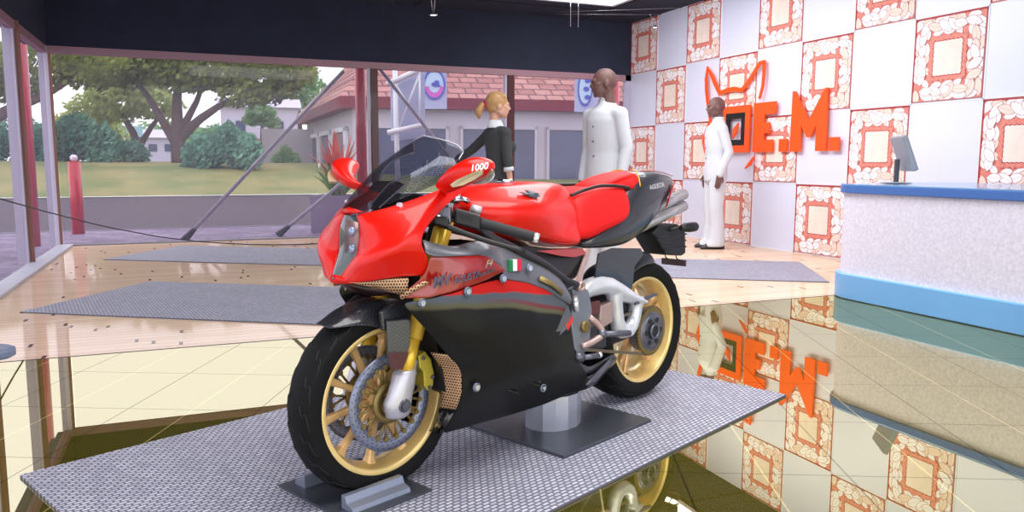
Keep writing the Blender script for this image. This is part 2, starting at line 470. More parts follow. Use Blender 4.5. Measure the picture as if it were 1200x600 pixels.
# posts of the left window wall and the corner
for k, y in enumerate((9.33, 7.40, 5.47, 3.54, 1.61, -.32)):
    m = MB(); m.mat(0).box((XL - .07, y - .02, ZH / 2), (.10, .10, ZH)); m.mat(1).box((XL, y, ZH / 2), (.045, .035, ZH)); struct(m.build('trim_%d' % (7 + k), [M_pale, M_brown]))
m = MB(); m.mat(0).box((XL - .05, YB + .04, ZH / 2), (.11, .10, ZH)); m.mat(1).box((XL + .02, YB + .01, ZH / 2), (.03, .035, ZH)); struct(m.build('trim_13', [M_pale, M_brown]))
for k, (x0, x1, xw) in enumerate(((2.425, 2.52, 2.395), (4.51, 4.62, 4.485))):
    m = MB(); m.mat(0).box(((x0 + x1) / 2, YB + .03, ZH / 2 - .045), (x1 - x0, .12, ZH - .09)); m.mat(1).box((xw, YB + .02, ZH / 2 - .045), (.034, .07, ZH - .09)); struct(m.build('trim_%d' % (14 + k), [M_maroon, M_pale]))
m = MB(); m.mat(0).box((XR - .05, YB + .03, ZH / 2), (.10, .08, ZH)); struct(m.build('trim_16', [M_pale]))
# panes with the street's lavender haze mixed into the glass colour
t = NT('hazed_glass')
tr = t('ShaderNodeBsdfTransparent', {0: (.82, .80, .83, 1)}).outputs[0]
di = t('ShaderNodeBsdfTranslucent', {0: (.66, .62, .80, 1)}).outputs[0]
gl = t('ShaderNodeBsdfGlossy', {0: (1, 1, 1, 1), 1: .02}).outputs[0]
s1 = t('ShaderNodeMixShader', {0: .05, 1: tr, 2: di}).outputs[0]
M_pane = t.end(t('ShaderNodeMixShader', {0: .006, 1: s1, 2: gl}).outputs[0])
k = 1
for x0, x1 in ((XL + .04, 2.375), (2.52, 4.465), (4.62, XR - .1)):
    m = MB(); m.box(((x0 + x1) / 2, YB + .05, (ZH - .09 + .02) / 2), (x1 - x0, .006, ZH - .11)); struct(m.build('window_%d' % k, M_pane)); k += 1
ys = [YB - .01, 9.35, 7.42, 5.49, 3.56, 1.63, -.30]
for a, b_ in zip(ys, ys[1:]):
    m = MB(); m.box((XL - .04, (a + b_) / 2 - .01, (ZH - .09 + .02) / 2), (.006, a - b_ - .05, ZH - .11)); struct(m.build('window_%d' % k, M_pane)); k += 1

# --- metal tread mats
def tread():
    t = NT('tread_plate'); v, x, y, z = t.xyz('Object')
    br = t('ShaderNodeTexBrick', {'Vector': v, 'Color1': srgb(236, 236, 250), 'Color2': srgb(200, 200, 220), 'Mortar': srgb(104, 104, 120), 'Scale': 1., 'Mortar Size': .0044, 'Mortar Smooth': .5, 'Brick Width': .031, 'Row Height': .017})
    br.offset = .5
    n = t('ShaderNodeTexNoise', {'Vector': v, 'Scale': 5., 'Detail': 3.})
    col = t.mix(t.math('MULTIPLY', n.outputs[0], .35), br.outputs[0], srgb(110, 110, 124))
    bp = t('ShaderNodeBump', {'Strength': .6, 'Distance': .004, 'Height': t.math('SUBTRACT', 1., br.outputs[1])})
    return t.end(t.princ(col, .5, .1, 0, bp.outputs[0]))
M_tread = tread()
def mat_obj(name, p0, az, L, Wd, label):
    """p0 near-left corner; L along az+90deg, Wd along az"""
    m = MB(); m.box((L / 2, Wd / 2, .004), (L, Wd, .008))
    o = m.build(name, M_tread, loc=(p0[0], p0[1], .001), rot=(0, 0, -az)); return tag(o, label, 'floor mat', 'metal tread mats on the showroom floor')
BAZ = rad(65.696); BX, BY = .5251, 2.4225
Ub = Vector((sin(BAZ), cos(BAZ), 0)); Vb = Vector((cos(BAZ), -sin(BAZ), 0))
q = Vector((BX, BY, 0)) + Ub * (-.78) + Vb * (.53)
m = MB(); m.box((2.685 / 2, 1.475 / 2, .004), (2.685, 1.475, .008))
o = m.build('floor_mat', M_tread, loc=(q.x, q.y, .001), rot=(0, 0, PI / 2 - BAZ)); tag(o, 'grey metal tread mat lying under the motorcycle', 'floor mat', 'metal tread mats on the showroom floor')
mat_obj('floor_mat', (-1.15, 6.31), rad(32.5), 2.69, 1.46, 'grey metal tread mat on the planks, nearer of the two left of the motorcycle')
mat_obj('floor_mat', (-.91, 9.45), rad(32.5), 2.69, 1.46, 'grey metal tread mat on the planks, closest to the window wall')
mat_obj('floor_mat', (5.25 - 2.69 * cos(rad(32.5)), 5.29 + 2.69 * sin(rad(32.5))), rad(32.5), 2.69, 1.46, 'grey metal tread mat between the motorcycle tail and the counter')

# --- counter
M_stone = pmat('speckled_stone', srgb(240, 234, 248), .45, noise=(45, .12))
M_cblue = pmat('blue_counter_edge', srgb(72, 116, 190), .3, coat=.3); M_cblue2 = pmat('blue_counter_surface', srgb(120, 168, 214), .25, coat=.4)
M_plinth = pmat('light_blue_plinth', srgb(126, 190, 244), .35, noise=(2, .05), coat=.2)
def foot(x0, x1, y0, y1, r, z, n=10):
    pts = [(x0 + r - r * cos(PI / 2 * k / n), y1 - r + r * sin(PI / 2 * k / n), z) for k in range(n + 1)]
    return pts + [(x1, y1, z), (x1, y0, z), (x0, y0, z)]
m = MB(); m.prism(foot(4.75, 6.05, -1.5, 4.86, .30, .195), (0, 0, .64)); cnt = m.build('reception_counter', M_stone, bevel=.004)
tag(cnt, 'long reception counter of speckled pale stone with blue top and light blue plinth', 'counter')
m = MB(); m.prism(foot(4.725, 6.08, -1.5, 4.885, .32, .83), (0, 0, .062)); m.build('counter_edge', M_cblue, cnt, bevel=.006)
m = MB(); m.prism(foot(4.728, 6.078, -1.5, 4.882, .317, .892), (0, 0, .008)); m.build('countertop', M_cblue2, cnt)
m = MB(); m.prism(foot(4.72, 6.05, -1.5, 4.89, .32, .002), (0, 0, .195)); m.build('plinth', M_plinth, cnt, bevel=.008)

# --- monitor on the counter, seen from the side
mon = empty('computer_monitor', 'slim grey flat-screen monitor standing on the blue counter', 'monitor', (5.2, 4.60, .9), rad(146))
M_gm = pmat('grey_plastic', srgb(150, 152, 158), .35); M_dk = pmat('dark_plastic', srgb(60, 62, 68), .4)
m = MB(); m.ball((0, 0, .008), (.12, .10, .008), 10); m.build('base', M_gm, mon)
m = MB(); m.box((0.0, 0, .10), (.03, .06, .19)); m.build('stand', M_dk, mon, bevel=.008)
Mt = Matrix.Rotation(rad(20), 3, 'Y')
m = MB(); m.box((-.045, 0, .24), (.045, .36, .29), Mt); scr = m.build('screen_housing', M_gm, mon, bevel=.012)
m = MB(); m.box(Vector((-.045, 0, .24)) + Mt @ Vector((-.0235, 0, 0)), (.002, .32, .25), Mt); m.build('screen', pmat('screen_glass', srgb(90, 92, 100), .1), scr)

# --- table edge at the left of the frame
m = MB(); m.prism([(-1.15, 2.45, .445), (-.70, 2.70, .445), (-.60, 2.755, .445), (-.545, 2.80, .445), (-.535, 2.85, .445), (-.56, 2.89, .445), (-.62, 2.935, .445), (-.75, 2.96, .445), (-1.25, 2.98, .445)], (0, 0, .03))
tb = m.build('low_table', pmat('grey_blue_table', srgb(112, 122, 146), .35), bevel=.008); tag(tb, 'rounded end of a grey-blue low table by the left window wall', 'table')
m = MB(); m.tube([(-.95, 2.78, .445), (-.95, 2.78, 0)], .03); m.build('leg', M_dk, tb)
m = MB(); m.tube([(-1.15, 2.6, .445), (-1.15, 2.6, 0)], .03); m.build('leg', M_dk, tb)

# --- cable sagging across the glazing to the floor
P = [(-1.475, 6.2, .93), (-1.46, 7.573, .753), (-1.44, 8.314, .666), (-1.42, 9.268, .556), (-1.3, 10.438, .396), (-1.03, 10.8, .27), (-.36, 10.8, .108), (.12, 10.6, .05), (.74, 10.3, .018), (1.2, 10.25, .010), (1.5, 10.28, .009), (1.8, 10.36, .009), (2.3, 10.5, .009)]
m = MB(); m.tube(resample(P, 30), .007, 8)
tag(m.build('cable', pmat('black_cable', srgb(50, 48, 56), .6)), 'thin dark cable hanging in front of the left window posts down to the planks', 'cable')

# --- hanging things under the ceiling
M_chr = pmat('chrome', srgb(200, 205, 212), .15, 1.0)
def pendant(x, y, z, label, lit=True, spread=.05):
    e = empty('pendant_spotlight', label, 'light', (x, y, z), 0, 'small spotlights hung on wires')
    m = MB(); m.lathe([(.001, .035), (.02, .03), (.055, 0), (.05, -.004), (.016, .02), (.001, .022)], (0, 0, 0), 'z', 20); m.build('lamp_shade', M_chr, e)
    m = MB(); m.disc((0, 0, .004), .03, .006, 'z', 16); m.build('bulb', pmat('lamp_glow', (1, 1, 1, 1), emit=(.55, .85, 1, 1), estr=6), e)
    for s_ in (-1, 1):
        m = MB(); m.tube([(s_ * .01, 0, .03), (s_ * spread, 0, ZC - z)], .0035, 6); m.build('wire', M_chr, e)
pendant(2.68, 8.92, 2.75, 'small glowing spotlight hung on wires in front of the navy header above the woman')
pendant(6.36, 10.00, 3.02, 'small glowing spotlight hung on wires before the topmost corner tile', spread=.13)
for (xa, xb, y, z, lb) in ((2.14, 2.27, 9.12, 2.74, 'pair of thin dark wires hanging from the ceiling left of the glowing spotlight'), (4.13, 4.23, 8.28, 2.62, 'pair of thin pale wires hanging from the ceiling below the ceiling light')):
    e = empty('hanging_wire', lb, 'wire', (xa, y, z), 0, 'loose wires under the ceiling')
    for x in (0, xb - xa):
        m = MB(); m.tube([(x, 0, 0), (x, 0, ZC - z)], .005 if xa < 3 else .004, 6); m.build('wire', M_blk if xa < 3 else M_chr, e)
for dy in (0, .25):
    m = MB(); m.tube([(5.0 - dy, YB - .3, ZC - .03), (6.6, YB - .95 - 2.2 * dy, ZC - .03)], .004, 6)
    tag(m.build('tension_wire', M_chr), 'thin tension wire stretched under the ceiling to the wall corner', 'wire', 'tension wires')

# --- area lights added overhead, out of view, to brighten room and motorcycle
def area(name, loc, rot, sx, sy, power, col=(1, 1, 1)):
    ld = bpy.data.lights.new(name, 'AREA'); ld.shape = 'RECTANGLE'; ld.size = sx; ld.size_y = sy; ld.energy = power; ld.color = col
    o = bpy.data.objects.new(name, ld); COL.objects.link(o); o.location = loc; o.rotation_euler = rot; return o
area('overhead_fill', (1.6, 1.6, ZC - .02), (0, 0, 0), 3.0, 2.4, 150, (1, .98, .96))
area('overhead_fill', (3.6, 5.0, ZC - .02), (0, 0, 0), 2.2, 2.2, 95, (.96, .97, 1))
# unseen area light added to brighten the tiled wall
area('wall_fill', (3.9, 7.0, ZC - .2), (0, rad(-58), rad(0)), .8, 3.4, 105, (.93, .94, 1))
# ================================================================== STREET
def pavers():
    t = NT('purple_pavers'); v, x, y, z = t.xyz('Object')
    mp = t('ShaderNodeMapping', {0: v, 2: (0, 0, rad(12))})
    br = t('ShaderNodeTexBrick', {'Vector': mp.outputs[0], 'Color1': srgb(156, 138, 164), 'Color2': srgb(112, 94, 122), 'Mortar': srgb(88, 76, 98), 'Scale': 1., 'Mortar Size': .012, 'Brick Width': .42, 'Row Height': .21})
    return t.end(t.princ(br.outputs[0], .7))
def grassm():
    t = NT('grass'); v, x, y, z = t.xyz('Object')
    n = t('ShaderNodeTexNoise', {'Vector': v, 'Scale': .35, 'Detail': 8.}); n2 = t('ShaderNodeTexNoise', {'Vector': v, 'Scale': 4., 'Detail': 5.})
    c = t.mix(t('ShaderNodeMapRange', {0: n.outputs[0], 1: .4, 2: .62}).outputs[0], srgb(166, 156, 98), srgb(112, 130, 68))
    c = t.mix(t.math('MULTIPLY', n2.outputs[0], .5), c, srgb(110, 108, 66))
    return t.end(t.princ(c, .9))
m = MB(); m.box((2, 8, -.09), (60, 12.3, .1)); struct(m.build('pavement', pavers()))
m = MB(); m.box((2, 14.12, -.07), (80, .22, .07)); struct(m.build('kerb', pmat('kerb_stone', srgb(112, 100, 120), .8)))
m = MB(); m.box((2, 21.5, -.14), (140, 15.0, .1)); struct(m.build('road', pmat('asphalt', srgb(76, 64, 72), .85, noise=(.8, .12))))
m = MB()
rows = []
for y, z in ((28.3, -.05), (29, .02), (31, .30), (34, .72), (37, 1.0), (42, 1.05), (90, 1.1)): rows.append([(x, y, z + (.0 if y < 30 else .06 * sin(x * .5 + y))) for x in range(-70, 91, 8)])
m.grid(rows); tag(m.build('grass', grassm()), 'green and straw-coloured lawn beyond the road', 'grass', kind='stuff')

# red columns outside, red bollard
M_rp = pmat('red_paint', srgb(206, 30, 44), .35, coat=.4)
for i, (x, y, r, lb) in enumerate(((-1.93, 11.75, .085, 'red round column outside the left corner of the glazing'), (2.395, 11.75, .078, 'red round column standing outside beside the middle mullion'), (6.86, 12.1, .12, 'red round column outside behind the head of the standing man'))):
    m = MB(); m.tube([(x, y, -.04), (x, y, 2.78 if i == 0 else 3.4)], r, 20)
    c_ = tag(m.build('street_column', M_rp), lb, 'column', 'red columns outside the glazing')
bol = MB(); bol.tube([(-1.62, 13.56, -.04), (-1.62, 13.56, 1.06)], .088, 20); bo = bol.build('bollard', M_rp)
tag(bo, 'short red bollard with a small white ball on top on the pavement', 'bollard')
m = MB(); m.ball((-1.62, 13.56, 1.115), .055, 8); m.build('bollard_cap', M_white, bo)

# slanting struts with dark feet
M_strut = pmat('grey_strut', srgb(196, 194, 206), .5, 0)
def strut(a, b_, lb):
    m = MB(); m.tube([a, b_], .026, 12); o = m.build('brace_pole', M_strut); tag(o, lb, 'pole', 'slanting brace poles outside the glazing')
    a, b_ = Vector(a), Vector(b_); d = (b_ - a).normalized()
    m = MB(); m.tube([a - d * .04, a + d * .18], [.055, .034], 12); m.build('foot', M_dk, o)
strut((-.09, 11.80, 0), (2.10, 11.45, 2.36), 'slanting grey brace pole reaching the header left of the red column')
strut((1.20, 12.02, 0), (2.33, 11.86, .93), 'slanting grey brace pole starting beside the planter')
strut((4.75, 11.85, 0), (2.58, 11.47, 2.47), 'slanting grey brace pole leaning down behind the windscreen towards the woman')

# planter with a leafy plant
pc = at(398, 12.6)
pl = empty('planter', 'pale square planter on the pavement with a red and green leafy plant', 'planter', (pc.x, pc.y, -.04), rad(-20))
m = MB()
for sx, sy, dx, dy in ((.74, .06, 0, -.34), (.74, .06, 0, .34), (.06, .62, -.34, 0), (.06, .62, .34, 0)): m.box((dx, dy, .29), (sx, sy, .58))
m.box((0, 0, .03), (.7, .7, .06)); m.build('tub', pmat('planter_stone', srgb(176, 162, 190), .7), pl)
m = MB(); m.box((0, 0, .53), (.62, .62, .04)); m.build('soil', pmat('soil', srgb(60, 46, 40), .9), pl)
def fronds(n, cols, hmin, hmax, spread, seed, mb=None, base=(0, 0, 0), w=.055):
    R = random.Random(seed); m = mb or MB()
    for i in range(n):
        a = R.uniform(0, 2 * PI); h = R.uniform(hmin, hmax); s = R.uniform(.3, 1) * spread; m.mat(R.choice(cols)); ww = w * R.uniform(.6, 1.2)
        b = Vector(base) + Vector((R.uniform(-.1, .1), R.uniform(-.1, .1), 0)); A, B = [], []
        for k in range(6):
            t = k / 5; r = s * t ** 1.4; z = h * (t * 1.25 - .45 * t * t * s / spread); wd = ww * sin(PI * min(t * .9 + .1, 1)) + .002
            c = b + Vector((cos(a) * r, sin(a) * r, z)); A.append(c + Vector((-sin(a), cos(a), 0)) * wd); B.append(c - Vector((-sin(a), cos(a), 0)) * wd)
        m.grid([A, B])
    return m
M_g1 = pmat('leaf_lime', srgb(150, 205, 84), .5); M_g2 = pmat('leaf_red', srgb(224, 110, 90), .5); M_g3 = pmat('leaf_green', srgb(74, 122, 60), .5)
mm = fronds(70, [0, 0, 2], .25, .65, .42, 4, base=(0, 0, .55)); fronds(46, [1], .55, .98, .46, 5, mm, (0, 0, .6), .034)


# white bracket sign on a pole
D0 = 13.9
e = empty('banner_sign', 'white pole with two arms holding a pale cross-braced banner outside', 'sign', at(465, D0))
def rel(px, z, dd=0): return at(px, D0 + dd, z) - e.location
M_wp = pmat('white_paint', srgb(250, 252, 255), .5); M_ban = pmat('pale_banner', srgb(190, 196, 222), .7)
m = MB(); m.tube([rel(468, -.04), rel(466, 2.72)], .045, 12); m.build('pole', M_wp, e)
m = MB(); m.tube([rel(457, 2.42), rel(498, 2.68, -.1)], .05, 10); m.build('arm', M_wp, e)
m = MB(); m.tube([rel(457, 1.58), rel(498, 1.71, -.1)], .05, 10); m.build('arm', M_wp, e)
m = MB(); m.tube([rel(467, 2.40), rel(495, 1.72, -.1)], .018, 8); m.tube([rel(495, 2.62, -.1), rel(469, 1.64)], .018, 8); m.tube([rel(494, 2.66, -.1), rel(494, 1.7, -.1)], .018, 8); m.build('brace', M_wp, e)
m = MB(); m.prism([rel(461, 2.38, .12), rel(500, 2.68, .05), rel(500, 1.50, .05), rel(461, 1.44, .12)], (0, .03, 0)); m.build('banner', M_ban, e)

# the shop with the red tiled roof
def shingle():
    t = NT('roof_shingles'); v, x, y, z = t.xyz('Object')
    cv = t('ShaderNodeCombineXYZ', {0: x, 1: t.math('MULTIPLY', z, 1.5), 2: 0.})
    br = t('ShaderNodeTexBrick', {'Vector': cv.outputs[0], 'Color1': srgb(196, 144, 134), 'Color2': srgb(168, 112, 106), 'Mortar': srgb(104, 62, 70), 'Scale': 1., 'Mortar Size': .035, 'Brick Width': .75, 'Row Height': .40})
    return t.end(t.princ(br.outputs[0], .8))
M_shg = shingle(); M_stucco = pmat('white_stucco', srgb(196, 190, 200), .85, noise=(.4, .05)); M_gl = pmat('shop_glass', srgb(78, 84, 116), .15, noise=(.5, .4), coat=.4)
M_fas = pmat('red_fascia', srgb(120, 18, 40), .5); M_wf = pmat('white_window_frame', srgb(226, 226, 236), .6)
Lc, Cc, Rc = at(352, 47), at(403, 32.5), at(960, 37)
shop = empty('shop_building', 'white stucco shop with pink-red shingle roof and dark red fascia across the road', 'building', (Cc.x, Cc.y, 0))
def rs(p, z): return Vector((p.x - Cc.x, p.y - Cc.y, z))
Bc = Lc + (Rc - Cc)   # far corner
cen = (Lc + Rc) / 2
def inset(p, k): return p + (cen - p) * k
Li, Ci, Ri, Bi = (inset(p, .05) for p in (Lc, Cc, Rc, Bc))
m = MB(); m.prism([rs(Ci, -.1), rs(Ri, -.1), rs(Bi, -.1), rs(Li, -.1)], (0, 0, 3.5)); m.build('wall', M_stucco, shop)
m = MB(); m.prism([rs(Cc, 3.3), rs(Rc, 3.3), rs(Bc, 3.3), rs(Lc, 3.3)], (0, 0, .48)); m.build('fascia', M_fas, shop)
r1 = Cc + (Lc - Cc) * .5 + (Rc - Cc) * .22; r2_ = Rc + (Bc - Rc) * .5 - (Rc - Cc) * .22
m = MB(); C3, R3, B3, L3 = rs(Cc, 3.78), rs(Rc, 3.78), rs(Bc, 3.78), rs(Lc, 3.78); A1, A2 = rs(r1, 9.2), rs(r2_, 9.2)
for q_ in ([C3, R3, A2, A1], [R3, B3, A2], [B3, L3, A1, A2], [L3, C3, A1]): m.poly(q_)
m.build('roof', M_shg, shop)
# windows of the front, each with its own frame
n_ = (Ci - Ri).cross(Vector((0, 0, 1))).normalized()
if n_.dot(-Ci) < 0: n_ = -n_
def on_front(px):
    # bearing px met with the front wall line
    d = at(px, 1.0); a, b_ = Ci, Ri - Ci
    k = (a.x * b_.y - a.y * b_.x) / (d.x * b_.y - d.y * b_.x); p = d * k; p.z = 0; return p
for x0, x1 in ((441, 523), (543, 625), (642, 692), (712, 790), (812, 880)):
    a, b_ = on_front(x0), on_front(x1)
    m = MB(); m.prism([rs(a, .15) + n_ * .02, rs(b_, .15) + n_ * .02, rs(b_, 2.5) + n_ * .02, rs(a, 2.5) + n_ * .02], n_ * .05); w_ = m.build('window', M_gl, shop)
    m = MB(); t_ = (b_ - a).normalized() * .12
    for p0, p1, z0, z1 in ((a - t_, a, .05, 2.62), (b_, b_ + t_, .05, 2.62), (a - t_, b_ + t_, 2.5, 2.62), (a - t_, b_ + t_, .0, .15)):
        m.prism([rs(p0, z0) + n_ * .02, rs(p1, z0) + n_ * .02, rs(p1, z1) + n_ * .02, rs(p0, z1) + n_ * .02], n_ * .12)
    m.build('window_frame', M_stucco, w_)
n2 = (Ci - Li).cross(Vector((0, 0, 1))).normalized()
if n2.dot(-Ci) < 0: n2 = -n2
for k0, k1 in ((.10, .30), (.38, .58), (.66, .86)):
    a, b_ = Ci + (Li - Ci) * k0, Ci + (Li - Ci) * k1
    m = MB(); m.prism([rs(a, .3) + n2 * .02, rs(b_, .3) + n2 * .02, rs(b_, 2.4) + n2 * .02, rs(a, 2.4) + n2 * .02], n2 * .05); w_ = m.build('window', M_gl, shop)
    m = MB()
    for p0, p1, z0, z1 in ((a, a + (Li - Ci) * -.03, .3, 2.6), (b_, b_ + (Li - Ci) * .03, .3, 2.6), (a + (Li - Ci) * -.03, b_ + (Li - Ci) * .03, 2.4, 2.6)):
        m.prism([rs(p0, z0) + n2 * .02, rs(p1, z0) + n2 * .02, rs(p1, z1) + n2 * .02, rs(p0, z1) + n2 * .02], n2 * .15)
    m.build('window_frame', M_wf, w_)
# hanging shop signs: pale panels with round badges
M_pan = pmat('lavender_panel', srgb(176, 180, 214), .6); M_pk = pmat('pink_badge', srgb(206, 96, 190), .6); M_bl = pmat('blue_badge', srgb(84, 92, 190), .6); M_lb = pmat('sky_badge', srgb(190, 216, 240), .6)
def shopsign(px0, px1, z0, z1, kind, lb):
    D = 31.0; a, b_ = at(px0, D), at(px1, D); c = (a + b_) / 2
    e = empty('shop_sign', lb, 'sign', (c.x, c.y, z0), 0, 'signs on the shop roof edge')
    ax = (b_ - a).normalized(); w = (b_ - a).length; nn = Vector((-c.x, -c.y, 0)).normalized()
    P = lambda u, v, d=0: ax * (u * w / 2) + Vector((0, 0, (z1 - z0) * v)) + nn * d
    m = MB(); m.prism([P(-1, 0), P(1, 0), P(1, 1), P(-1, 1)], -nn * .12); m.build('panel', M_pan, e)
    def ell(name, mat, cu, cv, ru, rv, d, a0=0, a1=2 * PI, ri=0):
        m = MB(); n = 28
        if ri:
            rows = []
            for k in range(n + 1):
                a = a0 + (a1 - a0) * k / n; rows.append([P(cu + ru * f_ * cos(a), cv + rv * f_ * sin(a), d + h_) for f_, h_ in ((1, 0), (ri, 0), (ri, .02), (1, .02))])
            m.grid(rows, closed=True, smooth=False); return m.build(name, mat, e)
        o = [P(cu + ru * cos(a0 + (a1 - a0) * k / n), cv + rv * sin(a0 + (a1 - a0) * k / n), d) for k in range(n + (ri > 0))]
        if ri: o += [P(cu + ru * ri * cos(a1 - (a1 - a0) * k / n), cv + rv * ri * sin(a1 - (a1 - a0) * k / n), d) for k in range(n + 1)]
        m.prism(o, nn * .02); return m.build(name, mat, e)
    if kind == 0:
        ell('badge', M_lb, -.05, .52, .86, .30, .01); ell('badge_ring', M_bl, -.05, .52, .92, .325, .035, 0, 2 * PI, .86)
        ell('badge_band', M_pk, -.05, .52, .80, .28, .04, rad(190), rad(350), .62)
        for cu, cv, ru, rv in ((-.15, .53, .16, .035), (.15, .56, .22, .05), (.1, .50, .34, .03)): ell('badge_car', M_bl, cu, cv, ru, rv, .06)
        for k in range(5): ell('badge_letter', M_pk, -.72 + .3 * k, .86 + .02 * (k % 2), .14, .07, .02, 0, 2 * PI, .5)
    else:
        ell('badge_ring', M_bl, -.1, .55, .62, .42, .02, 0, 2 * PI, .86); ell('badge', M_lb, -.1, .55, .5, .35, .02)
        for k in range(3): ell('badge_mark', M_bl, .1 - .1 * (k % 2), .35 + .2 * k, .25, .06, .05)
        ell('badge_band', M_pk, .72, .75, .3, .2, .02, 0, 2 * PI, .6)
shopsign(498, 525, 3.15, 4.95, 0, 'pale sign panel with round pink and blue badge hanging at the roof edge')
shopsign(671, 698, 3.05, 4.65, 1, 'pale sign panel with oval blue badge at the roof edge behind the standing man')

# distant houses
def house(px0, px1, D, z0, z1, label, roofc, wallc, roofz):
    a, b_ = at(px0, D), at(px1, D); c = (a + b_) / 2; w = (b_ - a).length
    e = empty('house', label, 'house', (c.x, c.y, z0), -YAW - math.atan((((px0 + px1) / 2) - 600) / F))
    m = MB(); m.box((0, 2, (z1 - z0) / 2), (w, 4, z1 - z0)); m.build('wall', wallc, e)
    m = MB(); h = z1 - z0; m.prism([(-w / 2 - .3, -.4, h), (-w / 2 - .3, 4.4, h), (-w / 2 - .3, 2, h + roofz)], (w + .6, 0, 0)); m.build('roof', roofc, e)
    m = MB(); n = max(2, int(w / 2.2))
    for k in range(n):
        m = MB(); m.box((-w / 2 + (k + .5) * w / n, -.02, h * .62), (.7, .08, h * .28)); m.build('window', M_gl, e)
    return e, w, h
M_lav = pmat('lavender_wall', srgb(206, 200, 226), .8); M_trimr = pmat('red_trim', srgb(190, 80, 90), .7); M_teal = pmat('teal_roof', srgb(110, 150, 156), .7)
e, w, h = house(268, 352, 60, .9, 5.2, 'distant pale two-storey house with a red band behind the bushes', M_lav, M_lav, .8)
m = MB(); m.box((0, -.1, h * .42), (w, .2, .28)); m.build('red_band', M_trimr, e)
house(128, 168, 58, .9, 2.9, 'distant low house with a teal roof between the tree trunks', M_teal, M_lav, .9)
house(178, 212, 70, .9, 3.2, 'distant pale house glimpsed between the two trunks', M_lav, M_lav, .8)
a = at(346, 44); m = MB(); m.box((0, 0, 1.3), (3.2, .3, 3.2)); o = m.build('garden_wall', M_stucco, loc=(a.x, a.y, 0), rot=(0, 0, -YAW + .3)); tag(o, 'blank pale wall beside the left end of the shop', 'wall')

# trees and bushes: real trunks, crowns of separate leaves
def leafmat(name, c1, c2, c3):
    t = NT(name); g = t('ShaderNodeNewGeometry')
    rnd = g.outputs['Random Per Island']
    v, x, y, z = t.xyz('Object'); n = t('ShaderNodeTexNoise', {'Vector': v, 'Scale': .55, 'Detail': 3.})
    c = t.mix(t('ShaderNodeMapRange', {0: n.outputs[0], 1: .38, 2: .62}).outputs[0], c1, c2)
    c = t.mix(t.math('MULTIPLY', rnd, .55), c, c3)
    d = t('ShaderNodeBsdfDiffuse', {0: c}).outputs[0]; tl = t('ShaderNodeBsdfTranslucent', {0: c}).outputs[0]
    return t.end(t('ShaderNodeMixShader', {0: .3, 1: d, 2: tl}).outputs[0])
mm.build('foliage', [leafmat('planter_green', srgb(150, 205, 84), srgb(176, 222, 110), srgb(100, 160, 60)), leafmat('planter_red', srgb(230, 112, 92), srgb(240, 150, 120), srgb(200, 80, 70)), leafmat('planter_dark', srgb(96, 150, 76), srgb(120, 170, 90), srgb(70, 120, 60))], pl)
ML_oak = leafmat('oak_leaves', srgb(128, 142, 70), srgb(170, 180, 104), srgb(80, 96, 52))
ML_lime = leafmat('lime_leaves', srgb(186, 198, 120), srgb(206, 214, 148), srgb(140, 160, 92))
ML_teal = leafmat('bluegreen_leaves', srgb(116, 168, 140), srgb(154, 200, 172), srgb(72, 114, 96))
ML_far = leafmat('far_leaves', srgb(144, 184, 128), srgb(172, 204, 150), srgb(100, 142, 96))
M_bark = pmat('bark', srgb(104, 82, 78), .9, noise=(3, .25))
def leaves(m, blobs, n, sz, seed):
    R = random.Random(seed); tot = sum(b[3] * b[4] * b[5] for b in blobs)
    for b in blobs:
        k = int(n * b[3] * b[4] * b[5] / tot)
        for _ in range(k):
            d = Vector((R.gauss(0, 1), R.gauss(0, 1), R.gauss(0, 1))).normalized(); r = R.uniform(.35, 1.0) ** .5 * (1 + .1 * sin(9 * d.x + 7 * d.z))
            c = Vector((b[0] + d.x * b[3] * r, b[1] + d.y * b[4] * r, b[2] + d.z * b[5] * r))
            a = Vector((R.gauss(0, 1), R.gauss(0, 1), R.gauss(0, 1))).normalized(); e1 = a.orthogonal().normalized(); e2 = a.cross(e1); s = sz * R.uniform(.6, 1.3)
            m.poly([c + e1 * s, c + e2 * s * .55, c - e1 * s, c - e2 * s * .55])
    return m
def tree(px, D, zb, label, trunk, blobs, mat, n, sz, seed, cat='tree', group=None):
    """trunk: list of branches [(dx,dy,z,r)...] ; blobs relative"""
    o_ = at(px, D, zb); e = empty('oak_tree' if cat == 'tree' else 'leafy_bush', label, cat, o_, -YAW, group)
    if trunk:
        m = MB()
        for br in trunk:
            P = resample([q[:3] for q in br], 10); r0, r1_ = br[0][3], br[-1][3]
            m.tube(P, [r0 + (r1_ - r0) * k / 9 for k in range(10)], 8)
        m.build('trunk', M_bark, e)
    m = MB(); leaves(m, blobs, n, sz, seed).build('crown', mat, e); return e
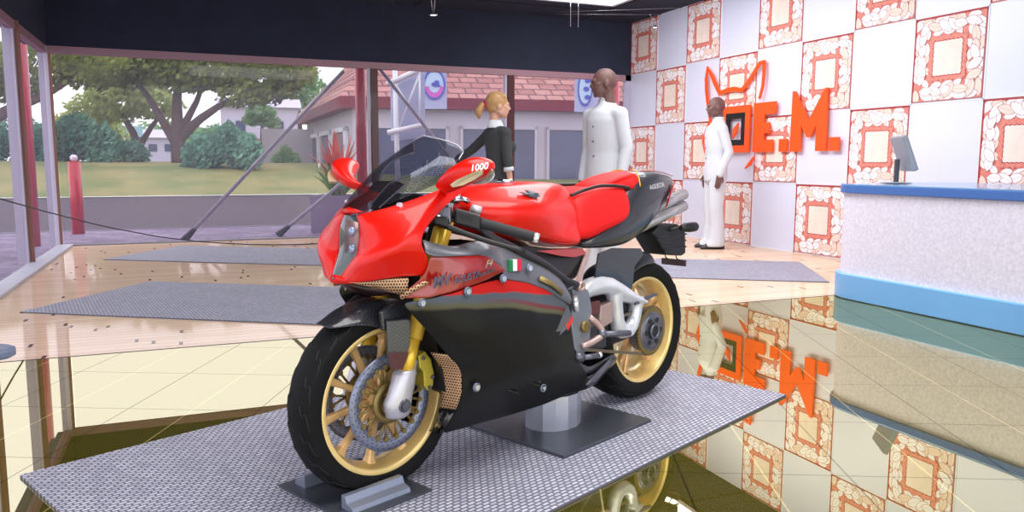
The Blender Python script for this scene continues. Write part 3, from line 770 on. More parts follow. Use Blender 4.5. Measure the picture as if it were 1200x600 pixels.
# big oak in the middle: crown spans bearings 150..340, from z 3.6 up
tree(216, 38, 1.0, 'big spreading oak with forked trunk in the middle of the lawn view',
     [[(0, 0, 0, .42), (-.05, 0, 1.4, .32), (.0, 0, 3.0, .24), (.2, 0, 4.4, .14)], [(-.1, 0, .9, .26), (-.9, 0, 2.3, .2), (-1.6, .3, 3.4, .14), (-2.4, .2, 4.2, .08)], [(.0, 0, 1.1, .26), (.9, 0, 2.0, .2), (2.2, -.2, 2.8, .15), (3.8, 0, 3.6, .08)], [(.1, 0, 1.5, .2), (.8, .4, 3.0, .14), (1.2, .6, 4.2, .08)]],
     [(-2.6, 0, 4.7, 2.0, 2, 1.2), (-.4, 0, 4.9, 2.4, 2, 1.25), (2.0, 0, 4.6, 2.2, 2, 1.3), (4.2, .2, 4.1, 1.9, 1.7, 1.2), (5.4, .4, 4.5, 1.3, 1.4, 1.0), (-4.2, .4, 4.4, 1.3, 1.5, .9), (.8, -.5, 3.9, 1.6, 1.4, .6), (3.4, -.5, 3.2, 1.3, 1.2, .6)], ML_oak, 9500, .17, 1)
tree(171, 43, 1.0, 'slimmer tree with a leaning trunk behind the big oak',
     [[(0, 0, 0, .3), (-.3, 0, 1.6, .22), (-1.0, 0, 2.8, .12)], [(-.1, 0, .8, .2), (.7, 0, 2.0, .14), (1.5, 0, 2.9, .08)]],
     [(-1.0, 0, 3.4, 1.8, 1.6, 1.2), (.9, .2, 3.2, 1.4, 1.4, .9), (-2.6, .3, 2.8, 1.4, 1.3, 1.0), (-.4, .5, 4.6, 2.2, 1.6, 1.1)], ML_lime, 5200, .16, 2)
tree(14, 33.6, .7, 'dark oak whose limb reaches in from the left edge of the window',
     [[(-1.2, 0, 0, .4), (-.9, 0, 1.8, .34), (.4, 0, 2.6, .24), (1.8, 0, 3.1, .18), (3.2, 0, 3.9, .1)], [(-.9, 0, 1.8, .3), (-1.6, 0, 3.4, .2), (-1.9, .2, 4.4, .1)]],
     [(1.8, 0, 4.4, 1.7, 1.6, 1.0), (3.6, .2, 4.5, 1.6, 1.5, .9), (-.6, 0, 4.3, 1.9, 1.6, 1.2), (-3, 0, 4, 2, 1.6, 1.6), (.6, .3, 3.4, 1.2, 1, .6)], ML_oak, 6500, .15, 3)
tree(356, 69, 1.0, 'tall pale green tree rising behind the left end of the shop',
     [[(0, 0, 0, .35), (0, 0, 3, .25), (0, 0, 5, .12)]],
     [(-.6, 0, 7.2, 2.4, 2, 1.9), (-2.8, 0, 5.6, 2.2, 1.8, 1.6), (1.6, .2, 5.6, 1.8, 1.6, 1.4), (-.4, 0, 4.6, 1.6, 1.5, 1.0), (2.9, .2, 4.2, 1.2, 1.2, 1.0)], ML_far, 5200, .2, 4)
tree(311, 46, 1.0, 'small slender tree in front of the distant pale house',
     [[(0, 0, -.9, .1), (0, 0, 1.6, .08), (.1, 0, 2.6, .05)]], [(0, 0, 2.9, .9, .8, .6), (-.5, 0, 2.5, .6, .6, .35), (.6, 0, 2.4, .6, .6, .4)], ML_far, 1200, .13, 5)
def bush(px, D, zb, label, w, h, mat, n, seed, sz=.13, red=False):
    R = random.Random(seed); bl = []
    for k in range(9):
        a = R.uniform(-1, 1); bl.append((a * w * .75, R.uniform(-.4, .4), h * (.35 + .25 * (1 - abs(a))) * R.uniform(.8, 1.15), w * .36, w * .3, h * .38))
    return tree(px, D, zb, label, None, bl, mat, n, sz, seed, 'bush', 'rounded bushes beyond the road')
bush(275, 33, .55, 'large rounded blue-green bush right of the big oak', 1.95, 2.15, ML_teal, 5200, 11)
bush(98, 36, .75, 'broad blue-green bush at the left of the lawn', 2.3, 2.6, ML_teal, 5600, 12)
bush(140, 38, .9, 'lower blue-green bush beside the slimmer tree', 1.6, 1.5, ML_teal, 2600, 13)
bush(34, 41, .95, 'blue-green bush seen through the left window pane', 2.2, 2.5, ML_teal, 4200, 14)
bush(-66, 43, .95, 'blue-green bush near the left edge beyond the side glazing', 2.4, 2.3, ML_teal, 3000, 15)
bush(240, 46, .9, 'low green shrub between the big trunk and the distant houses', 1.5, 1.2, ML_far, 1500, 16)
bush(338, 40, .3, 'small green and red shrub by the blank pale wall', .8, 1.6, ML_far, 1400, 17, .1)
bush(110, 55, 1.0, 'tall pale green thicket far behind the left bush', 3.4, 4.2, ML_lime, 5000, 18, .18)
bush(-60, 52, 1.0, 'tall green thicket far behind the side glazing', 4.5, 5.6, ML_oak, 5000, 19, .2)
bush(200, 78, 1.0, 'far green thicket closing the view behind the trunks', 7.5, 4.6, ML_far, 5200, 20, .28)
# ================================================================== PEOPLE
M_skin = pmat('brown_skin', srgb(112, 78, 72), .5, noise=(30, .05)); M_fair = pmat('fair_skin', srgb(214, 164, 140), .5)
M_wcl = pmat('white_cloth', srgb(218, 220, 226), .85, noise=(6, .03), bump=(9, .25)); M_bcl = pmat('charcoal_cloth', srgb(62, 64, 66), .85, noise=(8, .08), bump=(9, .2))
M_grey = pmat('grey_cloth', srgb(120, 122, 126), .85); M_shoe = pmat('black_shoe', srgb(48, 46, 48), .35); M_eye = pmat('eye_white', srgb(220, 216, 210), .2); M_iris = pmat('iris', srgb(30, 20, 16), .2)
M_hair = pmat('blond_hair', srgb(190, 146, 96), .5, noise=(40, .2)); M_band = pmat('crimson_band', srgb(196, 20, 80), .5); M_lip = pmat('lip', srgb(128, 76, 74), .5)

def ering(c, rx, ry, n=24, tilt=0):
    return [(c[0] + rx * cos(2 * PI * k / n), c[1] + ry * sin(2 * PI * k / n), c[2] + tilt * cos(2 * PI * k / n)) for k in range(n)]
def head_shape(m, c, yaw, s=1.0, pitch=0, female=False):
    """head around c (centre of the skull), facing +X turned by yaw"""
    R = Matrix.Rotation(yaw, 3, 'Z') @ Matrix.Rotation(pitch, 3, 'Y')
    def T(p): return Vector(c) + R @ (Vector(p) * s)
    m.ball(T((-.012, 0, .012)), (.099 * s, .078 * s, .098 * s), 12, R)              # skull
    m.ball(T((.028, 0, -.045)), (.067 * s, .063 * s, .076 * s), 10, R)             # face
    m.cap(T((.035, .028, -.075)), T((.062, 0, -.104)), .030 * s, .021 * s); m.cap(T((.035, -.028, -.075)), T((.062, 0, -.104)), .030 * s, .021 * s)  # jaw
    m.cap(T((-.02, .05, -.06)), T((.04, .03, -.092)), .022 * s, .022 * s); m.cap(T((-.02, -.05, -.06)), T((.04, -.03, -.092)), .022 * s, .022 * s)
    m.cap(T((.084, -.03, .006)), T((.084, .03, .006)), .014 * s, .014 * s)          # brow
    m.cap(T((.088, 0, .0)), T((.104, 0, -.034)), .009 * s, .013 * s)                # nose
    m.cap(T((.094, -.012, -.040)), T((.094, .012, -.040)), .009 * s)
    m.cap(T((.082, -.018, -.064)), T((.082, .018, -.064)), .0095 * s); m.cap(T((.080, -.015, -.076)), T((.080, .015, -.076)), .0095 * s)   # lips
    for e in (-1, 1):
        m.ball(T((-.008, e * .079, -.022)), (.021 * s, .010 * s, .033 * s), 8, R)    # ears
        m.cap(T((.066, e * .040, -.030)), T((.05, e * .05, -.02)), .018 * s)           # cheekbone
    m.cap(T((-.035, 0, -.06)), T((-.045, 0, -.165)), (.052 if not female else .043) * s, (.058 if not female else .045) * s)  # neck
    return T, R
def fingers(m, w, d, side, s=1.0, curl=.5):
    """hand at wrist w, pointing along d, palm facing side vector"""
    d = Vector(d).normalized(); side = Vector(side).normalized(); ac = d.cross(side)
    w = Vector(w)
    for k in (-1, 0, 1): m.cap(w + ac * k * .018 * s, w + d * .08 * s + ac * k * .024 * s, .016 * s, .014 * s, 8)
    for k, L in zip((-1.5, -.5, .5, 1.5), (.058, .072, .078, .068)):
        b = w + d * .085 * s + ac * k * .018 * s; p1 = b + (d * cos(curl * .4) + side * sin(curl * .4)) * L * .5 * s; p2 = p1 + (d * cos(curl * 1.3) + side * sin(curl * 1.3)) * L * .5 * s
        m.cap(b, p1, .0092 * s, .0085 * s, 8); m.cap(p1, p2, .0085 * s, .007 * s, 8)
    b = w + d * .02 * s + ac * .03 * s; p1 = b + (d * .75 + ac * .55 + side * .3) * .045 * s; p2 = p1 + (d * .95 + side * .3) * .032 * s
    m.cap(b, p1, .012 * s, .010 * s, 8); m.cap(p1, p2, .010 * s, .008 * s, 8)

def person(loc, face, label, S, head_yaw, arms, style, stance=.09):
    e = empty('person', label, 'person', loc, face)
    fem = style == 'woman'; sh = .185 if not fem else .155; sk = M_fair if fem else M_skin
    Hc = (.02, 0, 1.675)
    def sc(p): return Vector(p) * S
    # ---- body, one continuous surface
    m = MB(); T, R = head_shape(m, sc(Hc), head_yaw, S * (1.03 if not fem else 1.04), 0, fem)
    m.loft([ering(sc((0, 0, z)), rx * S, ry * S) for z, rx, ry in ((.90, .08, .13), (1.0, .085, .13), (1.12, .075, .11), (1.28, .08, .12), (1.37, .07, .12), (1.43, .045, .05), (1.52, .045, .045))])
    for sd, (el, wr, hd, hs) in zip((1, -1), arms):
        shp = (0, sd * sh, 1.42)
        m.cap(sc((0, sd * .05, 1.37)), sc((0, sd * (sh - .01), 1.39)), .04 * S, .04 * S); m.cap(sc((0, sd * (sh - .01), 1.39)), sc(el), .040 * S, .034 * S); m.cap(sc(el), sc(wr), .034 * S, .024 * S)
        fingers(m, sc(wr), hd, hs, S * 1.05)
        hip, kn, an = (0, sd * .085, .92), (.015, sd * (stance + .01), .5), (-.01, sd * stance, .09)
        m.cap(sc(hip), sc(kn), .07 * S, .05 * S); m.cap(sc(kn), sc(an), .05 * S, .035 * S); m.cap(sc(an), sc((.12, sd * (stance + .02), .04)), .035 * S, .03 * S)
    m.build('body', sk, e, remesh=.0065)
    for sd in (-1, 1):
        m = MB(); m.ball(T((.0715, sd * .031, -.014)), .0105 * S, 8); ey = m.build('eye', M_eye, e)
        m = MB(); m.ball(T((.0795, sd * .032, -.014)), .0045 * S, 6); m.build('iris', M_iris, ey)
    m = MB(); m.cap(T((.0905, -.016, -.070)), T((.0905, .016, -.070)), .0035 * S, n=8); m.build('lips', M_lip, e)
    # ---- clothes
    if not fem:
        m = MB()
        m.loft([ering(sc((x, 0, z)), rx * S, ry * S) for x, z, rx, ry in ((-.005, .80, .125, .175), (-.005, .84, .130, .180), (-.005, .95, .128, .178), (-.005, 1.10, .118, .165), (0, 1.25, .128, .178), (0, 1.36, .130, .186), (-.005, 1.43, .115, .172), (-.015, 1.475, .085, .11), (-.02, 1.51, .072, .072), (-.02, 1.53, .070, .068))])
        for sd, (el, wr, hd, hs) in zip((1, -1), arms):
            shp = (0, sd * sh, 1.405)
            w1 = Vector(el).lerp(Vector(wr), .97)
            m.cap(sc((0, sd * .09, 1.42)), sc(shp), .068 * S, .066 * S); m.cap(sc(shp), sc(el), .064 * S, .053 * S); m.cap(sc(el), sc(w1), .053 * S, .044 * S)
        j = m.build('jacket', M_wcl, e, remesh=.010)
        m = MB()
        for z in (.95, 1.07, 1.19, 1.31):
            m = MB(); m.disc(sc((.122 + (.006 if z > 1.15 else -.004), .0, z)), .009 * S, .006, 'x', 10); m.build('button', M_grey, j)
        m = MB(); m.lathe([(.060 * S, -.02), (.070 * S, -.02), (.064 * S, .03), (.056 * S, .03)], sc((-.02, 0, 1.525)), 'z', 24); m.build('collar', M_wcl, j)
        m = MB()
        m.loft([ering(sc((-.005, 0, z)), rx * S, ry * S) for z, rx, ry in ((.78, .10, .15), (.88, .115, .165), (.98, .11, .155))])
        for sd in (1, -1):
            cx = sd * stance
            m.loft([ering(sc((x, y, z)), rx * S, ry * S) for x, y, z, rx, ry in ((-.01, sd * .082, .92, .105, .09), (0, sd * .085, .75, .098, .088), (.01, cx, .5, .082, .076), (-.01, cx, .28, .084, .076), (-.005, cx, .12, .10, .082), (.02, cx, .045, .125, .088), (.025, cx, .03, .12, .085))])
        m.build('trousers', M_wcl, e, remesh=.010)
        for sd in (1, -1):
            m = MB(); y = sd * (stance + .01)
            m.loft([[(x * S, (y + w * cos(2 * PI * k / 16)) * S, max(0, (h * (.5 + .5 * sin(2 * PI * k / 16)))) * S) for k in range(16)] for x, w, h in ((-.10, .02, .04), (-.09, .035, .075), (-.03, .042, .085), (.06, .045, .075), (.13, .045, .055), (.175, .035, .042), (.19, .015, .03))]); m.build('shoe', M_shoe, e)
    else:
        m = MB()
        m.loft([ering(sc((x, 0, z)), rx * S, ry * S) for x, z, rx, ry in ((0, .92, .11, .150), (0, 1.0, .10, .138), (-.005, 1.10, .088, .118), (0, 1.22, .10, .128), (.0, 1.32, .112, .148), (-.005, 1.40, .10, .152), (-.015, 1.455, .07, .10), (-.02, 1.485, .055, .06))])
        for sd in (1, -1): m.ball(sc((.100, sd * .065, 1.27)), (.075 * S, .064 * S, .068 * S), 8)
        for sd, (el, wr, hd, hs) in zip((1, -1), arms):
            shp = (0, sd * sh, 1.40); w1 = Vector(el).lerp(Vector(wr), .22 if sd < 0 else .8)
            m.cap(sc((0, sd * .08, 1.405)), sc(shp), .066 * S, .062 * S); m.cap(sc(shp), sc(el), .055 * S, .047 * S); m.cap(sc(el), sc(w1), .046 * S, .042 * S)
        j = m.build('jumper', M_bcl, e, remesh=.009)
        for sd, (el, wr, hd, hs) in zip((1, -1), arms):
            k0, k1 = (.20, .36) if sd < 0 else (.8, .92)
            a, b_ = Vector(el).lerp(Vector(wr), k0), Vector(el).lerp(Vector(wr), k1)
            m = MB(); m.tube([sc(a), sc(b_)], [.047 * S, .050 * S], 20); m.build('cuff', M_wcl, e)
        m = MB(); m.lathe([(.050 * S, .045), (.058 * S, .05), (.085 * S, -.012), (.088 * S, -.022), (.07 * S, -.02)], sc((-.018, 0, 1.475)), 'z', 28); m.build('collar', M_wcl, e)
        m = MB()
        m.loft([ering(sc((0, 0, z)), rx * S, ry * S) for z, rx, ry in ((.98, .102, .14), (.90, .118, .158), (.75, .125, .165), (.5, .14, .17))]); m.build('skirt', M_grey, e, remesh=.012)
        for sd in (1, -1):
            m = MB(); y = sd * (stance + .01)
            m.loft([[(x * S, (y + w * cos(2 * PI * k / 16)) * S, max(0, (h * (.5 + .5 * sin(2 * PI * k / 16)))) * S) for k in range(16)] for x, w, h in ((-.09, .02, .04), (-.08, .032, .07), (-.03, .036, .075), (.06, .04, .06), (.13, .038, .045), (.165, .015, .03))]); m.build('shoe', M_shoe, e)
        # hair: cap swept back into a side tail
        m = MB(); k_ = S * 1.04
        Rh = R
        m.ball(T((-.022, 0, .026)), (.106 * k_, .088 * k_, .100 * k_), 12, Rh)
        m.ball(T((-.055, 0, -.02)), (.066 * k_, .074 * k_, .065 * k_), 10, Rh)
        m.cap(T((.03, -.05, .07)), T((.055, .03, .066)), .032 * k_, .030 * k_)
        m.cap(T((-.09, 0, .0)), T((-.125, 0, .0)), .026 * k_, .024 * k_)
        h_ = m.build('hair', M_hair, e, remesh=.007)
        m = MB(); m.tube([T((-.125, 0, .002)), T((-.155, 0, -.005)), T((-.185, 0, -.045)), T((-.19, 0, -.09)), T((-.18, 0, -.13))], [.022 * k_, .03 * k_, .036 * k_, .028 * k_, .010 * k_], 12); m.build('ponytail', M_hair, h_)
        m = MB(); m.tube([T((-.115, 0, .004)), T((-.137, 0, 0))], [.031 * k_, .031 * k_], 14); m.build('hair_band', M_band, h_)
    return e
down = (0, 0, -1)
straight = lambda sd, dx=0: ((-.03 + dx, sd * .235, 1.13), (.03 + dx, sd * .235, .875), (.1, 0, -1), (0, -sd, 0))
A = math.atan2(.38, -.925)
person((3.35, 6.03, 0), A + .62, 'bald man in a white suit standing behind the motorcycle seat, facing the woman', 1.045, -.52, (straight(1), straight(-1)), 'man')
person((6.03, 8.03, 0), A + .10, 'bald man in a white suit standing in front of the fox-head wall sign', 1.045, .0, (((-.07, .235, 1.14), (.03, .23, .88), (.15, 0, -1), (0, -1, 0)), straight(-1)), 'man')
person((2.61, 6.71, 0), rad(10), 'woman with a blond ponytail in a dark jumper and white collar, seen from behind', .945, rad(-20),
       (((-.06, .38, 1.25), (-.16, .60, 1.12), (.1, .9, -.3), (0, 0, -1)), ((.0, -.20, 1.13), (.03, -.21, .885), (.1, 0, -1), (0, 1, 0))), 'woman')
# ================================================================== MOTORCYCLE
# local frame: x towards the tail, y towards the right-hand side, z up; origin under the front axle
D = {
  'm_top': [(-0.024,0.165,0.633), (0.005,0.190,0.638), (0.040,0.215,0.644), (0.115,0.240,0.656), (0.163,0.250,0.665), (0.238,0.250,0.676), (0.331,0.250,0.679), (0.434,0.250,0.659), (0.550,0.245,0.619), (0.674,0.240,0.548)],
  'm_rear': [(0.674,0.240,0.548), (0.701,0.235,0.474), (0.708,0.230,0.409), (0.758,0.215,0.333), (0.820,0.200,0.279), (0.897,0.170,0.214), (0.928,0.130,0.158)],
  'm_bot': [(0.170,0.125,0.163), (0.310,0.150,0.169), (0.469,0.160,0.166), (0.644,0.160,0.163), (0.823,0.145,0.166), (0.928,0.130,0.158)],
  'm_front': [(-0.024,0.165,0.633), (-0.007,0.175,0.609), (0.059,0.195,0.530), (0.132,0.200,0.445), (0.183,0.207,0.398), (0.189,0.200,0.308), (0.186,0.175,0.255), (0.170,0.125,0.163)],
  'duct_out': [(0.130,0.198,0.451), (0.185,0.205,0.400), (0.191,0.198,0.307), (0.188,0.173,0.254)],
  'duct_in': [(0.104,0.150,0.455), (0.157,0.130,0.400), (0.176,0.120,0.294), (0.173,0.110,0.249)],
  'chin_out': [(0.188,0.173,0.254), (0.170,0.125,0.163)],
  'chin_in': [(0.173,0.110,0.249), (0.181,0.070,0.156)],
  'bt_top': [(0.770,0.210,0.317), (0.870,0.190,0.267), (0.992,0.160,0.266), (1.108,0.130,0.268)],
  'bt_bot': [(0.852,0.130,0.157), (0.941,0.120,0.146), (1.044,0.110,0.154), (1.154,0.120,0.229)],
  's_top': [(0.037,0.225,0.773), (0.103,0.235,0.770), (0.183,0.245,0.767), (0.253,0.250,0.764)],
  's_rear': [(0.253,0.250,0.764), (0.297,0.252,0.733), (0.337,0.252,0.704)],
  's_bot': [(-0.036,0.160,0.645), (0.005,0.190,0.646), (0.039,0.217,0.645), (0.113,0.242,0.657), (0.163,0.250,0.665), (0.251,0.252,0.680), (0.337,0.252,0.704)],
  's_front': [(0.037,0.225,0.773), (0.035,0.215,0.739), (0.025,0.203,0.710), (-0.013,0.172,0.672), (-0.036,0.160,0.645)],
  'slot': [(-0.038,0.166,0.653), (-0.007,0.185,0.678), (0.027,0.208,0.700), (-0.028,0.170,0.645), (0.003,0.192,0.670), (0.040,0.216,0.694)],
  'bolt': [(0.024,0.205,0.631)],
  'g_top': [(0.031,0.190,0.827), (0.083,0.200,0.806), (0.156,0.200,0.792), (0.208,0.200,0.799), (0.264,0.200,0.809), (0.318,0.200,0.799), (0.466,0.205,0.739), (0.557,0.210,0.702), (0.654,0.215,0.653), (0.694,0.235,0.579)],
  'g_bot': [(0.020,0.222,0.784), (0.034,0.228,0.771), (0.101,0.238,0.768), (0.180,0.248,0.765), (0.250,0.253,0.762), (0.333,0.256,0.705), (0.319,0.254,0.675), (0.430,0.254,0.654), (0.546,0.248,0.614), (0.686,0.242,0.540)],
  'n_head': [(-0.143,0.012,0.700), (-0.136,0.020,0.716), (-0.122,0.032,0.744), (-0.098,0.048,0.780), (-0.094,0.052,0.824), (-0.091,0.050,0.865), (-0.085,0.025,0.894)],
  'n_bot': [(-0.143,0.012,0.700), (-0.142,0.050,0.696), (-0.124,0.090,0.697), (-0.091,0.130,0.703), (-0.043,0.170,0.711), (0.006,0.190,0.711), (0.043,0.205,0.711)],
  'n_rear': [(0.043,0.205,0.711), (0.044,0.220,0.754), (0.040,0.222,0.772), (0.017,0.225,0.787), (0.004,0.225,0.814), (0.014,0.222,0.841), (0.058,0.210,0.873), (0.130,0.195,0.918), (0.204,0.185,0.953), (0.257,0.180,0.976)],
  'n_top': [(-0.085,0.025,0.894), (-0.078,0.055,0.903), (-0.053,0.085,0.914), (-0.012,0.115,0.931), (0.041,0.140,0.953), (0.102,0.160,0.978), (0.160,0.175,1.001), (0.228,0.180,1.017), (0.258,0.180,1.005)],
  'w_base': [(-0.083,0.000,0.911), (-0.078,0.055,0.903), (-0.053,0.085,0.914), (-0.012,0.115,0.931), (0.041,0.140,0.953), (0.102,0.160,0.978), (0.160,0.175,1.001)],
  'w_top': [(0.213,0.000,1.140), (0.217,0.030,1.134), (0.227,0.060,1.128), (0.237,0.090,1.120), (0.253,0.105,1.112), (0.263,0.115,1.104), (0.272,0.125,1.087)],
  'mir': [(0.048,0.250,0.944), (0.057,0.220,0.963), (0.046,0.260,1.000), (0.054,0.300,1.035), (0.078,0.340,1.064), (0.110,0.360,1.074), (0.139,0.380,1.067), (0.153,0.390,1.050), (0.146,0.390,1.025), (0.120,0.370,1.000), (0.097,0.330,0.983), (0.082,0.280,0.974), (0.088,0.250,0.953)],
  'mirglass': [(0.067,0.300,1.002), (0.079,0.320,1.013), (0.124,0.345,1.032), (0.155,0.360,1.037), (0.144,0.360,1.022), (0.111,0.340,1.000), (0.079,0.320,0.985), (0.070,0.300,0.990)],
  'tankpts': [(0.363,0.140,0.935), (0.487,0.140,0.922), (0.694,0.130,0.905), (0.929,0.060,0.941), (0.898,0.090,0.923), (0.658,0.150,0.799), (0.695,0.160,0.732), (0.860,0.140,0.730), (0.860,0.130,0.827), (0.937,0.130,0.730)],
  'frametube': [(0.303,0.160,0.851), (0.328,0.190,0.809), (0.466,0.205,0.748), (0.589,0.210,0.693), (0.687,0.220,0.631), (0.756,0.225,0.605)],
  'seatside': [(0.863,0.110,0.905), (1.005,0.090,0.953), (1.220,0.100,0.942), (1.249,0.110,0.913), (1.250,0.120,0.849), (1.194,0.130,0.809), (1.051,0.135,0.790), (0.984,0.135,0.787), (0.930,0.135,0.761), (0.883,0.130,0.760), (0.873,0.120,0.826)],
  'seatlow': [(0.839,0.130,0.829), (0.870,0.140,0.762), (0.951,0.140,0.753), (0.994,0.140,0.780)],
  'pill': [(1.044,0.060,0.955), (1.174,0.040,0.991), (1.281,0.020,1.011), (1.349,0.030,1.014), (1.303,0.080,0.983), (1.244,0.100,0.948)],
  'tailp': [(1.394,0.030,1.014), (1.544,0.020,1.013), (1.703,0.020,0.988), (1.711,0.030,0.964), (1.587,0.060,0.866), (1.415,0.090,0.746), (1.244,0.110,0.704), (0.978,0.120,0.715)],
  'swing': [(0.902,0.160,0.578), (0.969,0.150,0.593), (1.068,0.140,0.581), (1.158,0.140,0.550), (1.267,0.130,0.503), (1.368,0.120,0.463), (1.411,0.110,0.426), (1.385,0.120,0.374), (1.334,0.120,0.317), (1.229,0.130,0.313), (1.104,0.140,0.346), (1.002,0.150,0.399), (1.090,0.140,0.409), (1.112,0.140,0.463), (1.039,0.150,0.509), (0.935,0.160,0.523)],
  'chain': [(0.854,0.130,0.341), (1.371,0.115,0.237), (1.271,0.115,0.471)],

}
bike = empty('motorcycle', 'red and black sport motorcycle with gold wheels standing on the metal tread mat', 'motorcycle', (BX, BY, .006), PI / 2 - BAZ)
def P(u, v, w): return Vector((u, -v, w))
def PL(n): return [P(*q) for q in D[n]]
def mir(rows): return [[Vector((p[0], -p[1], p[2])) for p in r] for r in rows]

M_redp = pmat('red_lacquer', srgb(240, 22, 6), .36, coat=.35, spec=.3, noise=(2.5, .05)); M_redmatt = pmat('red_seat', srgb(252, 6, 4), .6)
M_rub = pmat('tyre_rubber', srgb(12, 12, 13), .7, noise=(30, .2), spec=.25); M_carb = None
M_gold = pmat('gold_alloy', srgb(252, 218, 142), .26, .3, coat=.3, noise=(9, .14)); M_gold2 = pmat('gold_spoke', srgb(240, 194, 130), .3, .3, noise=(12, .18)); M_goldf = pmat('gold_fork_tube', srgb(255, 208, 70), .3, .35)
M_disc = pmat('brake_steel', srgb(132, 138, 160), .35, .4); M_hole = pmat('disc_hole', srgb(34, 34, 40), .6); M_brass = pmat('brass_carrier', srgb(138, 118, 70), .4, .5)
M_sil = pmat('cast_silver', srgb(206, 204, 212), .35, .45, noise=(14, .08)); M_swing = pmat('swingarm_silver', srgb(226, 228, 234), .25, .35, noise=(8, .12)); M_dsil = pmat('dark_steel', srgb(110, 110, 122), .35, .6, noise=(12, .15))
M_bk = pmat('black_plastic', srgb(26, 26, 29), .45); M_bkg = pmat('black_gloss', srgb(12, 12, 14), .18, coat=.6); M_gr = pmat('rubber_grip', srgb(40, 41, 44), .7)
M_pink = pmat('pinkish_metal', srgb(196, 166, 160), .35, .4); M_bolt = pmat('bright_bolt', srgb(236, 236, 240), .15, .6); M_grpl = pmat('graphite_panel', srgb(104, 106, 114), .35, .3, coat=.4, noise=(6, .08))
def carbon():
    t = NT('carbon_weave'); v, x, y, z = t.xyz('Object')
    ck = t('ShaderNodeTexChecker', {'Vector': v, 'Color1': srgb(62, 64, 70), 'Color2': srgb(34, 35, 40), 'Scale': 160.})
    return t.end(t.princ(ck.outputs[0], .3, .1, .6))
M_carb = carbon()
def hexmesh():
    t = NT('tan_honeycomb'); v, x, y, z = t.xyz('Object')
    k = 105.0
    x = t.math('SUBTRACT', x, y)
    a = t.math('FRACT', t.math('MULTIPLY', x, k * .8)); row = t.math('FLOOR', t.math('MULTIPLY', z, k)); b = t.math('FRACT', t.math('MULTIPLY', z, k))
    a = t.math('FRACT', t.math('ADD', t.math('MULTIPLY', x, k * .8), t.math('MULTIPLY', t.math('MODULO', row, 2.), .5)))
    da = t.math('SUBTRACT', a, .5); db = t.math('SUBTRACT', b, .5)
    r = t.math('ADD', t.math('MULTIPLY', da, da), t.math('MULTIPLY', db, db))
    hole = t.math('LESS_THAN', r, .11)
    c = t.mix(hole, srgb(226, 180, 136), srgb(36, 24, 22))
    return t.end(t.princ(c, .5, .2))
M_hex = hexmesh()
def fairing_paint_reflections():
    """red paint band of the side fairing, with reflections coloured in below it"""
    t = NT('fairing_paint_reflections'); v, x, y, z = t.xyz('Object')
    x2 = t.math('MULTIPLY', x, x)
    n = t('ShaderNodeTexNoise', {'Vector': v, 'Scale': 7., 'Detail': 2.})
    wob = t.math('MULTIPLY', t.math('SUBTRACT', n.outputs[0], .5), .022)
    hr = t.math('SUBTRACT', t.math('ADD', z, wob), t.math('SUBTRACT', .650, t.math('MULTIPLY', x2, .17)))
    hg = t.math('SUBTRACT', t.math('ADD', z, wob), t.math('SUBTRACT', .626, t.math('MULTIPLY', x2, .25)))
    hk = t.math('SUBTRACT', t.math('ADD', z, wob), t.math('SUBTRACT', .611, t.math('MULTIPLY', x2, .25)))
    cb = t('ShaderNodeTexChecker', {'Vector': v, 'Color1': srgb(19, 19, 21), 'Color2': srgb(14, 14, 15), 'Scale': 180.})
    streak = t.mix(t('ShaderNodeMapRange', {0: x, 1: .2, 2: .5}).outputs[0], srgb(86, 90, 96), srgb(120, 44, 50))
    c = t.mix(t('ShaderNodeMapRange', {0: hk, 1: -.006, 2: .004}).outputs[0], cb.outputs[0], srgb(92, 90, 66))
    c = t.mix(t('ShaderNodeMapRange', {0: hg, 1: -.004, 2: .004}).outputs[0], c, streak)  # khaki, streak and grey bands: reflections put into the colour
    c = t.mix(t('ShaderNodeMapRange', {0: hg, 1: .008, 2: .016}).outputs[0], c, srgb(84, 90, 98))
    c = t.mix(t('ShaderNodeMapRange', {0: hr, 1: -.002, 2: .003}).outputs[0], c, srgb(196, 22, 12))
    return t.end(t.princ(c, .5, 0, .06, None, .25))
M_fair_p = fairing_paint_reflections()
def screen_mat():
    t = NT('smoked_screen')
    tr = t('ShaderNodeBsdfTransparent', {0: (.60, .62, .67, 1)}).outputs[0]; di = t('ShaderNodeBsdfDiffuse', {0: (.12, .125, .14, 1)}).outputs[0]
    g = t('ShaderNodeBsdfGlossy', {0: (1, 1, 1, 1), 1: .03}).outputs[0]
    fr = t('ShaderNodeFresnel', {0: 1.45}).outputs[0]
    a = t('ShaderNodeMixShader', {0: .06, 1: tr, 2: di}).outputs[0]
    return t.end(t('ShaderNodeMixShader', {0: t.math('MULTIPLY', fr, .12), 1: a, 2: g}).outputs[0])
M_scr = screen_mat()
M_lens = pmat('headlight_glass', srgb(70, 84, 82), .08, .0, coat=1.0, noise=(14, .35))
M_black_tex = pmat('dark_logo', srgb(60, 34, 36), .4); M_cream = pmat('indicator_lens', srgb(206, 186, 150), .2, noise=(20, .12), coat=.8)

